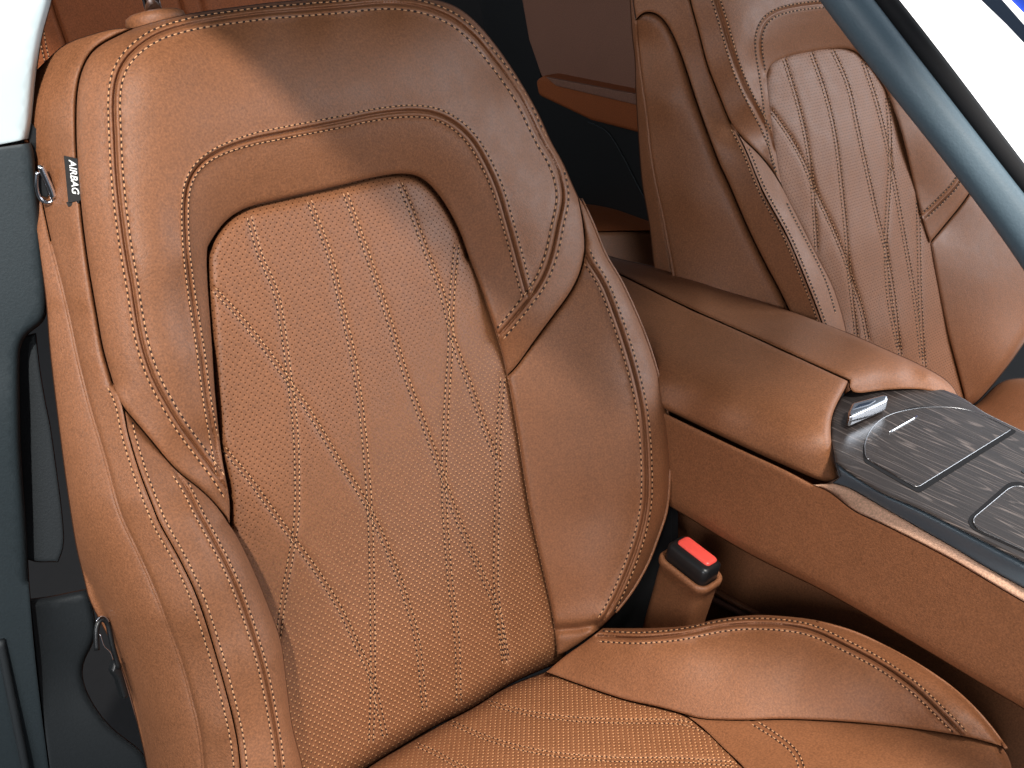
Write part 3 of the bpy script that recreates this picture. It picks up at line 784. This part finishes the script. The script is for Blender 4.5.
sfc = Surf(J, CN, fc_ctl, rolls=[(cr([(960, 410), (976, 405), (1000, 382), (1024, 378), (1100, 380)]), .01, 10)])
panel('cushion', far, MAT['leather'], sfc, [[(960, 410), (976, 405), (1000, 382), (1024, 378), (1060, 378), (1100, 380), (1230, 400)], [(1230, 400), (1230, 545)], [(1230, 545), (930, 445)], [(930, 445), (960, 410)]], grid=8, T=.08)

# ================================================================== CENTRE CONSOLE
ZT = -.465*1.158
CX = .897
PT = vec(0, 0, ZT)
con = thing('center_console', 'tan leather center console with armrest, dark wood top and chrome latch, between the two seats', 'console', vec(1.0, .4, -1.25))
SPLIT = [(600, 265), (623, 276), (684, 306), (760, 340), (849, 381)]
AL_F = [(849, 381), (847, 387), (841, 397), (834, 411), (831, 425), (832, 443), (835, 462), (839, 477)]
AL_B = [(839, 477), (832, 482), (824, 483), (784, 466), (734, 443), (684, 419), (655, 405), (600, 378)]
al_ctl = [(623, 276, 0), (684, 306, 0), (760, 340, 0), (849, 381, 0), (600, 265, 0), (834, 411, -.005), (832, 445, -.020), (839, 477, -.052), (815, 440, -.017), (812, 410, -.007), (784, 466, -.052), (734, 443, -.052), (684, 419, -.052), (600, 378, -.052),
          (650, 350, -.010), (700, 370, -.010), (770, 402, -.010), (600, 325, -.010), (660, 385, -.026), (720, 412, -.026), (790, 444, -.027)]
sal = Surf(PT, Z, al_ctl, rolls=[(cr(AL_F), .007, 9), (cr(AL_B[1:]), .006, 5), (cr(SPLIT), .003, 4)])
panel('armrest_lid', con, MAT['leather'], sal, [SPLIT, AL_F, AL_B, [(600, 378), (600, 265)]], grid=7, T=.05, edge=(.002, 3), label='near leather half of the split armrest')
AR_FAR = [(590, 250), (620, 259), (660, 268), (717, 285), (784, 308), (844, 331), (890, 351), (917, 363), (944, 378), (955, 389), (961, 403)]
AR_F = [(961, 403), (941, 394), (917, 389.5), (884, 390.5), (851, 394), (849, 381)]
ar_ctl = [(623, 276, 0), (684, 306, 0), (760, 340, 0), (849, 381, 0), (600, 265, 0), (717, 285, -.012), (784, 308, -.012), (844, 331, -.012), (917, 363, -.012), (944, 378, -.016), (961, 403, -.030), (620, 259, -.012), (590, 250, -.012),
          (700, 295, .001), (790, 335, .001), (870, 372, .0), (900, 370, -.001), (927, 374, -.006), (851, 394, -.016), (884, 390, -.020), (917, 389, -.022), (941, 394, -.026)]
sar = Surf(PT, Z, ar_ctl, rolls=[(cr(AR_FAR), .012, 6), (cr(SPLIT), .004, 5)])
panel('armrest_lid', con, MAT['leather'], sar, [SPLIT, AR_F[::-1], AR_FAR[::-1], [(590, 250), (600, 265)]], grid=6, T=.05, edge=(.002, 2.5), label='far leather half of the split armrest')

PW = vec(0, 0, ZT-.022)
WE = [(836, 462), (850, 473), (884, 494), (924, 511), (1024, 561.5), (1300, 702)]
wood_poly = [(836, 460), (832, 445), (831, 425), (834, 412), (841, 398), (850, 390), (900, 375), (955, 394), (985, 413), (1024, 432), (1300, 567)]
swd = Surf(PW, Z, None)
top = panel('veneer_top', con, MAT['wood'], swd, [wood_poly[:7], wood_poly[6:11], [wood_poly[10], (1300, 702)], WE[::-1], [WE[0], wood_poly[0]]], grid=9, T=.004, edge=(.0012, 2.5), gap=.2, skirt=MAT['black_plastic'])
# storage lid: sits a hair proud, ringed by a dark gap
def rounded(pts, r=4, n=5):
    out = []
    k = len(pts)
    for i in range(k):
        p0, p1, p2 = (np.array(pts[(i+d) % k], float) for d in (-1, 0, 1))
        a = p0-p1; b = p2-p1
        ra = min(r, .45*np.linalg.norm(a)); rb = min(r, .45*np.linalg.norm(b))
        s, e = p1+a/np.linalg.norm(a)*ra, p1+b/np.linalg.norm(b)*rb
        for t in np.linspace(0, 1, n): out.append(tuple((1-t)**2*s+2*t*(1-t)*p1+t*t*e))
    return out
lid1 = cr([(866, 458), (863.5, 448), (865, 441), (871, 429), (879, 420.5), (891, 414), (907, 410), (924, 407.5), (945, 407), (967, 409.5), (982, 415)], 3).tolist()+[[1012, 429], [917, 487.5]]
def grow(pts, d):
    p = np.array(pts, float); c = p.mean(0); v = p-c
    return [tuple(x) for x in c+v*(1+d/np.linalg.norm(v, axis=1)[:, None])]
lid1g = [(x+1.6, y+1.8) for x, y in grow(lid1, 3.8)]
slab('lid_gap', top, MAT['rubber'], rounded(lid1g, 3, 3), PW, Z, .002, 0, h=.0004)
l1 = slab('storage_lid', con, MAT['wood'], rounded(lid1, 3, 3), PW, Z, .003, .0007, h=.0012)
plain('rim_glint', (.26, .26, .27), .35, metal=1.0)  # bright line added around the lids to imitate their edge highlight
tube('lid_glint', l1, MAT['rim_glint'], hit(rounded(lid1, 3, 3)+rounded(lid1, 3, 3)[:1], PW, Z, .0008), .00055)
tube('lid_slot', l1, MAT['chrome'], hit(cr([(889, 432.5), (917, 416.5)], 4), PW, Z, .0015), .0010)
lid2 = [(972, 519), (1011, 486.5), (1022, 486), (1110, 530), (1110, 590), (976, 528)]
slab('lid_gap', top, MAT['rubber'], rounded(grow(lid2, 5.0), 6, 5), PW, Z, .002, 0, h=.0004)
l2 = slab('cupholder_lid', con, MAT['wood'], rounded(lid2, 6, 5), PW, Z, .003, .0007, h=.0012)
tube('lid_glint', l2, MAT['rim_glint'], hit(rounded(lid2, 6, 5)+rounded(lid2, 6, 5)[:1], PW, Z, .0008), .00055)
slab('button_recess', top, MAT['black_plastic'], rounded([(1020, 471), (1040, 458), (1060, 470), (1040, 482)], 3, 3), PW, Z, .004, 0, h=.0007)
# chrome latch
PL = vec(0, 0, ZT-.006)
lt = slab('release_latch', con, MAT['chrome'], [(848, 412), (852, 402.5), (884, 394), (889, 396), (887, 401), (853, 416), (849, 416)], PL, Z, .012, .003)
slab('latch_face', lt, MAT['navy'], [(853, 409), (859, 404), (876, 400), (870, 404)], PL, Z, .002, .0004, h=.0008)

# satin trim under the wood edge, strip coloured as if lit from above, side panel
STT = [(833, 483), (848, 487), (866, 497), (887, 509.5), (951, 546), (1024, 588), (1300, 737)]
STB = [(812, 484.5), (830, 492), (854, 511), (884, 525), (951, 559.5), (1024, 602), (1300, 759)]
WE = [(836, 462), (850, 473), (884, 494), (924, 511), (1024, 561.5), (1300, 702)]
stm = Surf(PW, Z, [(p[0], p[1], -.0035) for p in WE]+[(p[0], p[1], -.024) for p in STT], rolls=[(cr(WE), .004, 6)])
panel('side_trim', con, MAT['satin_blue'], stm, [WE, [(1300, 702), (1300, 737)], STT[::-1], [(833, 483), (841, 476)], [(841, 476), (836, 462)]], grid=5, T=.02, edge=(.001, 2), gap=.4, skirt=MAT['black_plastic'])
sst = Surf(PW, Z, [(p[0], p[1], -.026) for p in STT]+[(p[0], p[1], -.036) for p in STB])
panel('edge_strip', con, MAT['leather_uplit'], sst, [STT, [(1300, 737), (1300, 759)], STB[::-1], [(812, 484.5), (833, 483)]], grid=5, T=.02, edge=(.002, 3), gap=.4)
CS_T = [(600, 383), (655, 408), (684, 422), (734, 446), (784, 469), (812, 484)]
CS_B = [(640, 490), (665, 504), (684, 515), (751, 555), (831, 595), (917, 645), (1024, 709), (1300, 871)]
PX = vec(CX, 0, 0)
XN = -X
sside = Surf(PX, XN, [(600, 388, 0), (812, 484, 0), (1300, 759, 0), (640, 490, 0), (831, 595, 0), (1300, 871, 0)], rolls=[(cr(CS_B), .006, 9), (cr(CS_T), .004, 5)])
panel('side_panel', con, MAT['leather'], sside, [CS_T, STB, [(1300, 759), (1300, 871)], CS_B[::-1], [(640, 490), (600, 470), (600, 388)]], grid=9, T=.03, edge=None)
# tunnel side set back below it
TUNN = vec(-.98, -.2, 0); TUN = vec(CX+.03, .85, 0)
slab('tunnel_panel', con, MAT['leather'], [(600, 370), (800, 462), (850, 500), (1340, 790), (1340, 1050), (900, 1000), (672, 660), (662, 600), (655, 562), (600, 540)], TUN, TUNN, .02)
slab('gap_shade', seat, MAT['black_cloth'], [(560, 560), (672, 500), (672, 700), (560, 700)], vec(CX+.02, 0, 0), XN, .01)  # black sheet added for the shade in the gap beside the buckle
tube('tunnel_ridge', con, MAT['leather'], hit(cr([(700, 582), (722, 595), (760, 616), (800, 640)], 5), TUN, TUNN, .003), .004)
tube('tunnel_ridge', con, MAT['leather_brown'], hit(cr([(700, 592), (722, 604), (745, 616), (790, 644)], 5), TUN, TUNN, .006), .004)

# ================================================================== SEAT BELT BUCKLE
BX = CX-.012
bc = hit([[690, 600]], vec(BX-.012, 0, 0), XN)[0]
buck = thing('seat_belt_buckle', 'black seat belt buckle with red button in a tan leather sleeve beside the cushion', 'seat belt buckle', bc-vec(0, 0, .1))
ax = vec(-.03, -.15, 1.0); ax /= np.linalg.norm(ax)
fw = vec(0, -1, 0); fw = fw-ax*(fw @ ax); fw /= np.linalg.norm(fw)
sx = np.cross(ax, fw); sx *= np.sign(sx[0])
rimc = hit([[690.5, 568]], vec(BX-.012, 0, 0), XN)[0]
def rrect(c, a, b, ea, eb, r=.35, n=6, tilt=None):
    pts = []
    rr = r*min(a, b)*2*.5
    for sa, sb, t0 in ((1, 1, 0), (-1, 1, 90), (-1, -1, 180), (1, -1, 270)):
        for t in np.linspace(t0, t0+90, n):
            t = math.radians(t)
            pts.append(c+ea*(sa*(a-rr)+rr*math.cos(t))+eb*(sb*(b-rr)+rr*math.sin(t)))
    return np.array(pts)
hl, hw = .0285, .0145
rings = []
for z, a, b in ((-.125, .029, .015), (-.09, .0295, .0155), (-.05, .0295, .0165), (-.02, .0298, .0172), (-.008, .030, .0175), (-.004, .0322, .0200), (.001, .0324, .0202), (.0032, .0308, .0186), (.002, .0275, .015), (-.012, .0265, .0140)):
    rings.append(rrect(rimc+ax*z, a, b, fw, sx, .6))
slv = sweep('sleeve', buck, MAT['leather'], rings)
rings = []
for z, a, b in ((-.012, .0266, .0142), (.006, .0266, .0142), (.018, .0266, .0142), (.0205, .0245, .0120), (.0212, .022, .0105)):
    rings.append(rrect(rimc+ax*z, a, b, fw, sx, .45))
sweep('buckle_housing', buck, MAT['black_plastic'], rings)
rings = []
for z, a, b in ((.012, .0212, .0085), (.0222, .0212, .0085), (.0235, .0200, .0074), (.0238, .017, .006)):
    rings.append(rrect(rimc+ax*z+sx*.0030, a, b, fw, sx, .5))
sweep('release_button', buck, MAT['red_plastic'], rings)

# ================================================================== DOOR PILLAR AND SILL (left)
dn = vec(-.45, -.85, .12); dn /= np.linalg.norm(dn)
DP = rays([20, 300])[0]*.98
db = DP.copy(); db[2] = -1.25
pil = thing('door_pillar', 'white painted door pillar with dark grey plastic trim at the left edge', 'car pillar', db)
pd = Surf(DP, dn, [(-60, -40, .0), (52, 0, 0), (37, 70, 0), (29, 138, 0), (-60, 150, .0), (0, 60, .004)], rolls=[(cr([(58, -40), (52, 0), (43, 33), (37, 70), (32, 123), (29, 139)]), .02, 10)])
panel('painted_panel', pil, MAT['white_paint'], pd, [[(58, -40), (52, 0), (43, 33), (37, 70), (32, 123), (29, 139)], [(29, 139), (0, 145), (-90, 160)], [(-90, 160), (-90, -40)], [(-90, -40), (58, -40)]], grid=9, T=.06, edge=(.002, 2.5))
slab('pillar_core', pil, MAT['black_plastic'], [(-90, -40), (46, -40), (32, 70), (24, 140), (30, 250), (10, 330), (10, 560), (-90, 850)], DP, dn, .03, 0, h=-.035)
tr_r = [(31, 142), (34, 147), (37, 183), (42, 229), (45, 262), (47, 286), (47, 313), (45, 321), (36, 328), (27, 334), (22, 343), (20, 360), (21, 440), (26, 520), (29, 580)]
tr_ = Surf(DP, dn, [(0, 145, .004), (31, 142, .004), (45, 262, .004), (47, 313, .004), (21, 360, .004), (26, 520, .003), (29, 580, .0), (43, 720, -.002), (-90, 160, 0), (-90, 700, .01), (0, 400, .010), (0, 600, .006)], rolls=[(cr(tr_r), .012, 9)])
panel('trim_panel', pil, MAT['grey_trim'], tr_, [tr_r, [(29, 580), (35, 650), (43, 720), (60, 850)], [(60, 850), (-90, 850)], [(-90, 850), (-90, 160)], [(-90, 160), (0, 146.5), (31, 142)]], grid=9, T=.05, edge=(.002, 3))
low_r = [(36, 333), (40, 369), (47, 410), (50, 423), (58, 480), (62, 512), (64, 545), (58, 562)]
lo_ = Surf(DP, dn, [(20, 340, -.02), (36, 333, -.02), (50, 423, -.02), (62, 512, -.02), (10, 520, -.02), (40, 560, -.02)])
panel('lower_trim', pil, MAT['sill_trim'], lo_, [low_r, [(58, 562), (30, 560), (10, 540), (10, 340)], [(10, 340), (36, 333)]], grid=8, T=.03, edge=(.002, 3))
slab('corner_seal', pil, MAT['black_plastic'], rounded([(30, 122), (47, 141), (47, 146), (41, 155), (39, 164), (33, 160), (29, 140)], 3, 4), DP, dn, .03, .003, h=-.012)
# chrome belt guide peeking from the pillar edge
q = cr([(39.5, 165), (44, 176), (50.5, 190), (54, 199), (53, 203), (46, 203), (40, 199.5), (37.5, 192), (36.5, 180), (37.5, 172)], 2)
gd = tube('belt_guide', pil, MAT['chrome'], hit(q, DP, dn, .012), .0016)
tube('guide_bar', gd, MAT['chrome'], hit(cr([(40.5, 166), (45.5, 177), (51.5, 191), (53.5, 198)], 2), DP, dn, .014), .0026)
slab('guide_web', gd, MAT['black_plastic'], [(38, 174), (41, 172), (49, 193), (48, 198), (42, 197), (39, 190)], DP, dn, .004, .001, h=.008)

sb_ = DP+vec(0, -.05, -.7)
sill = thing('door_sill', 'dark grey plastic sill cover at the lower left, below the pillar', 'door sill', vec(sb_[0], sb_[1], -1.25))
PSL = DP+dn*.0
sl_t = [(29, 599), (38, 598), (49, 596.5), (62, 594), (76, 591), (87, 589)]
sl_r = [(87, 589), (91, 600), (95, 618), (96, 632), (92, 646), (84, 660), (82, 674), (86, 690), (97, 710), (112, 728), (130, 742), (142, 752), (150, 770), (160, 850)]
ssl = Surf(PSL, dn, [(49, 596, -.02), (87, 589, -.03), (95, 620, -.03), (83, 665, -.03), (97, 710, -.02), (142, 752, -.02), (160, 850, -.02), (30, 600, -.006), (60, 850, -.004), (43, 720, -.006), (60, 640, -.022), (90, 800, -.01)],
           rolls=[(cr(sl_t), .014, 9), (cr(sl_r), .008, 7)])
panel('sill_cover', sill, MAT['sill_trim'], ssl, [sl_t, sl_r, [(160, 850), (60, 850)], [(60, 850), (43, 720), (35, 650), (30, 600), (29, 599)]], grid=8, T=.04, edge=(.002, 3))
tube('sill_ridge', sill, MAT['sill_trim'], hit(cr([(0, 640), (8, 680), (16, 720), (26, 770), (40, 850)], 6), DP, dn, .0065), .004)

# ================================================================== WINDSCREEN PILLAR (upper right)
wl = [(783, -55), (818, 0), (840, 29), (854.5, 48), (884, 85), (908, 114), (934, 147), (953, 171), (969, 195), (1001, 240), (1050, 312)]
wr = [(832, -55), (874, 0), (897, 30), (937, 80), (971, 127), (1004, 167), (1026, 195), (1060, 240), (1110, 300)]
ws = [(855, -55), (897, 0), (924, 30), (961, 77), (994, 123), (1025, 164), (1050, 198), (1080, 235), (1130, 295)]
wn = -rays([930, 120])[0]; wn /= np.linalg.norm(wn)
WP = rays([930, 120])[0]*.78
wp = thing('windscreen_pillar', 'slanting blue grey pillar with a black rubber seal across the upper right corner', 'car pillar', vec(WP[0]+.1, WP[1]-.1, -1.25))
def fair(p):
    p = np.array(p, float); y = np.linspace(p[0, 1], p[-1, 1], 60)
    q = np.column_stack([np.polyval(np.polyfit(p[:, 1], p[:, 0], 3), y), y])
    return np.vstack([q[0]+(q[0]-q[6])*k for k in (10, 7, 4, 2, 1)]+[q]+[q[-1]+(q[-1]-q[-7])*k for k in (1, 2, 4, 7)])
wl, wr, ws = fair(wl), fair(wr), fair(ws)
a, b, n = wl, wr, len(wl)
rings = []
for i in range(n):
    pa = hit([a[i]], WP, wn)[0]; pb = hit([b[i]], WP, wn)[0]
    m = .5*(pa+pb); e = .5*(pb-pa); dpt = np.linalg.norm(e)*.8
    rings.append(np.array([m+e*math.cos(t)+wn*dpt*math.sin(t)*(1 if math.sin(t) > 0 else 1.2) for t in np.linspace(0, 2*math.pi, 24, endpoint=False)]))
sweep('pillar_cover', wp, MAT['pillar_trim'], rings)
c_ = ws
rings = []
for i in range(n):
    pa = hit([b[i]-vec(3, -2)], WP, wn, -.006)[0]; pb = hit([c_[i]], WP, wn, -.006)[0]
    m = .5*(pa+pb); e = .5*(pb-pa)
    rings.append(np.array([m+e*math.cos(t)+wn*.006*math.sin(t) for t in np.linspace(0, 2*math.pi, 14, endpoint=False)]))
sweep('rubber_seal', wp, MAT['rubber'], rings)

# ================================================================== REAR OF THE CABIN
RP = SP+vec(0, .62, -.05)
RA = math.radians(20); RN = vec(0, -math.cos(RA), math.sin(RA))
rb = RP.copy(); rb[2] = -1.25
rs = thing('rear_seat', 'red brown leather rear seat behind the near seat at the upper left', 'seat', rb)
r_ctl = [(-100, -60, 0), (250, -60, 0), (-100, 200, 0), (250, 200, 0), (110, 60, .006)]
srs = Surf(RP, RN, r_ctl, seams=[seam([(44, -40), (52, 0), (59, 22), (67, 45), (80, 90)], .006, 2.2, (), 5, .0006, .001), seam([(36, -10), (42, 36), (47, 60), (60, 110)], .002, 1.6, (-2.4, 2.4), 4.2, .0006, .001), seam([(176, -40), (180, 0), (190, 30)], .005, 2.2, (), 5, .0006, .001), seam([(196, -40), (201, 0), (210, 30)], .004, 2.2, (), 5, .0006, .001)])
panel('rear_backrest', rs, MAT['leather_red'], srs, [[(-100, -60), (330, -60)], [(330, -60), (330, 200)], [(330, 200), (-100, 200)], [(-100, 200), (-100, -60)]], grid=12, T=.1)
RC = hit([[620, 232]], vec(0, 0, -.80), Z)[0]
rc_t = Surf(RC, Z, [(560, 203, -.004), (660, 203, -.004), (560, 230, 0), (660, 230, 0)], rolls=[(cr([(540, 201), (589, 203), (645, 203), (700, 203)]), .02, 8)])
panel('rear_cushion', rs, MAT['leather_red'], rc_t, [[(540, 201), (589, 203), (645, 203), (700, 203)], [(700, 203), (700, 231)], [(700, 231), (640, 231), (590, 232), (540, 234)], [(540, 234), (540, 201)]], grid=7, T=.06)
fr_t = Surf(hit([[620, 231]], RC, Z)[0], vec(0, -.9, .43), [(560, 231, 0), (700, 231, 0), (560, 290, 0), (700, 290, 0), (630, 250, .006)], rolls=[(cr([(540, 234), (590, 232), (640, 231), (700, 231)]), .006, 6)])
panel('cushion_front', rs, MAT['leather'], fr_t, [[(540, 234), (590, 232), (640, 231), (700, 231)], [(700, 231), (700, 300)], [(700, 300), (540, 300)], [(540, 300), (540, 234)]], grid=7, T=.06)

# far rear door
DX = 1.80
DD = vec(DX, 0, 0)
rd = thing('rear_door', 'dark brown rear door lining with an armrest ledge, between the two front seats', 'car door', hit([[580, 150]], DD, X)[0]*vec(1, 1, 0)+vec(0, 0, -1.25))
slab('door_lining', rd, MAT['leather_brown'], [(516, -60), (521, 0), (528, 40), (541, 78), (640, 100), (760, 130), (760, -60)], DD, XN, .04, .006)
slab('door_armrest', rd, MAT['leather_red'], [(534, 80), (541, 76), (590, 86), (640, 96), (740, 118), (740, 160), (640, 134), (590, 121), (537, 96)], DD, XN, .08, .010, h=.05)
slab('window_switch_strip', rd, MAT['leather_brown'], [(545, 77), (640, 95), (740, 116), (740, 124), (640, 106), (556, 86)], DD, XN, .01, .002, h=.058)
slab('door_pocket', rd, MAT['black_plastic'], [(470, -60), (516, -60), (541, 78), (640, 120), (760, 145), (760, 330), (560, 330), (500, 120)], DD, XN, .02, 0, h=-.005)
tube('pocket_seam', rd, MAT['grey_trim'], hit(cr([(588, 122), (603, 127), (611, 135), (630, 170), (641, 192), (655, 215)], 4), DD, XN, -.003), .0012)
slab('door_edge', rd, MAT['black_cloth'], [(380, -80), (530, -80), (530, 330), (380, 330)], DD, XN, .02, 0, h=-.03)


# car roof over the seats: shades the cabin from the hall lights
rf = thing('car_roof', 'car roof panel above the seats', 'car roof', vec(.9, .9, -1.25))
RX0, RY0, RZ = .175, .20, .15
rv = [(RX0, RY0, RZ), (1.98, RY0, RZ), (1.98, 1.9, RZ), (RX0, 1.9, RZ)]
V_ = [(*p,) for p in rv]+[(x, y, z+.05) for x, y, z in rv]
bevel(mesh_obj('roof_lining', V_, [(0, 1, 2, 3), (7, 6, 5, 4), (0, 4, 5, 1), (1, 5, 6, 2), (2, 6, 7, 3), (3, 7, 4, 0)], rf, MAT['black_cloth'], False), .01)

# ================================================================== SETTING
def structure(name, V, Fc, mat):
    o = mesh_obj(name, np.asarray(V, float), Fc, None, mat, False)
    o['kind'] = 'structure'
    return o
s = 14
structure('floor', [(-s, -s, -1.3), (s, -s, -1.3), (s, s, -1.3), (-s, s, -1.3)], [(0, 1, 2, 3)], MAT['floor_grey'])
# white display wall beyond the windscreen, its overexposed brightness added as glow
BWn = -rays([980, 60])[0]; BWn[2] = 0; BWn /= np.linalg.norm(BWn)
BW = rays([980, 60])[0]*2.6
wallb = BW.copy(); wallb[2] = -1.25
lb = thing('display_wall', 'white display wall made to glow, with a blue end panel beyond the windscreen pillar', 'display wall', wallb)
slab('glow_panel', lb, MAT['glow_white'], [(830, -60), (938, -60), (981, 0), (1006, 24), (1024, 43), (1150, 160), (1500, 500), (1500, 760), (1000, 240)], BW, BWn, .04)
slab('panel_frame', lb, MAT['navy'], [(938, -60), (955, -60), (1002, 0), (1024, 25), (1150, 140), (1150, 160), (1024, 43), (1006, 24), (981, 0)], BW, BWn, .05, 0, h=.02)
slab('white_rail', lb, MAT['glow_white'], [(955, -60), (965, -60), (1010, 0), (1024, 14), (1150, 125), (1150, 140), (1024, 25), (1002, 0)], BW, BWn, .05, 0, h=.01)
slab('blue_end', lb, MAT['blue_panel'], [(965, -60), (1150, -60), (1150, 125), (1024, 14), (1010, 0)], BW, BWn, .05, 0, h=.0)

# ================================================================== CAMERA
cam = bpy.data.cameras.new('camera')
co = bpy.data.objects.new('camera', cam); COL.objects.link(co)
R = Matrix(((M[0, 0], -M[0, 1], -M[0, 2]), (M[1, 0], -M[1, 1], -M[1, 2]), (M[2, 0], -M[2, 1], -M[2, 2])))
co.matrix_world = Matrix.Translation(Vector(CAM)) @ R.to_4x4()
cam.sensor_width = 36.0; cam.lens = F/1024*36.0
cam.clip_start = 0.02; cam.clip_end = 100
sc.camera = co

# ================================================================== LIGHT
w = bpy.data.worlds.new('World'); sc.world = w; w.use_nodes = True
bg = w.node_tree.nodes['Background']
bg.inputs[0].default_value = (0.80, 0.88, 1.0, 1); bg.inputs[1].default_value = 0.23

def area(name, loc, target, size, power, col=(1, 1, 1), sy=None, spread=180):
    l_ = bpy.data.lights.new(name, 'AREA'); l_.energy = power; l_.color = col; l_.size = size
    l_.spread = math.radians(spread)
    if sy: l_.shape = 'RECTANGLE'; l_.size_y = sy
    o = bpy.data.objects.new(name, l_); COL.objects.link(o)
    loc = CAM+np.array(loc); tg = CAM+np.array(target)
    o.location = Vector(loc)
    o.rotation_euler = Vector(tg-loc).to_track_quat('-Z', 'Y').to_euler()
    return o
sl = bpy.data.lights.new('hall_spot', 'SPOT'); sl.energy = 780; sl.color = (1, .96, .90); sl.spot_size = math.radians(21); sl.spot_blend = 1.0; sl.shadow_soft_size = .06
so = bpy.data.objects.new('hall_spot', sl); COL.objects.link(so)
so.location = Vector(CAM+vec(-1.5, -1.0, 2.0))
so.rotation_euler = Vector(vec(.22, .84, -.12)-vec(-1.5, -1.0, 2.0)).to_track_quat('-Z', 'Y').to_euler()
area('ceiling_lamp', (.3, -1.0, 2.6), (.85, .4, -.7), .6, 260, (1, .95, .88))
area('front_lamp', (1.0, -2.6, .75), (.8, .6, -.4), 2.2, 14, (.90, .95, 1), .8)
area('side_lamp', (3.1, -.8, .7), (1.0, .8, -.2), 2.0, 92, (.90, .95, 1), 1.2)
area('rear_fill', (-2.0, 2.3, .42), (1.7, 1.5, -.5), 1.2, 20, (1, .95, .9), .6)  # unseen fill added to brighten the rear cabin
area('far_side_lamp', (3.4, .9, .95), (1.0, .3, -.5), 1.2, 6, (.85, .93, 1), .8)
area('door_fill', (-2.4, -.9, .75), (.9, .7, -.4), 1.6, 62, (.96, .97, 1), .8)  # unseen fill added on the door side, reaching the far seat

for o in list(bpy.data.objects):
    if '_b' in o: del o['_b']
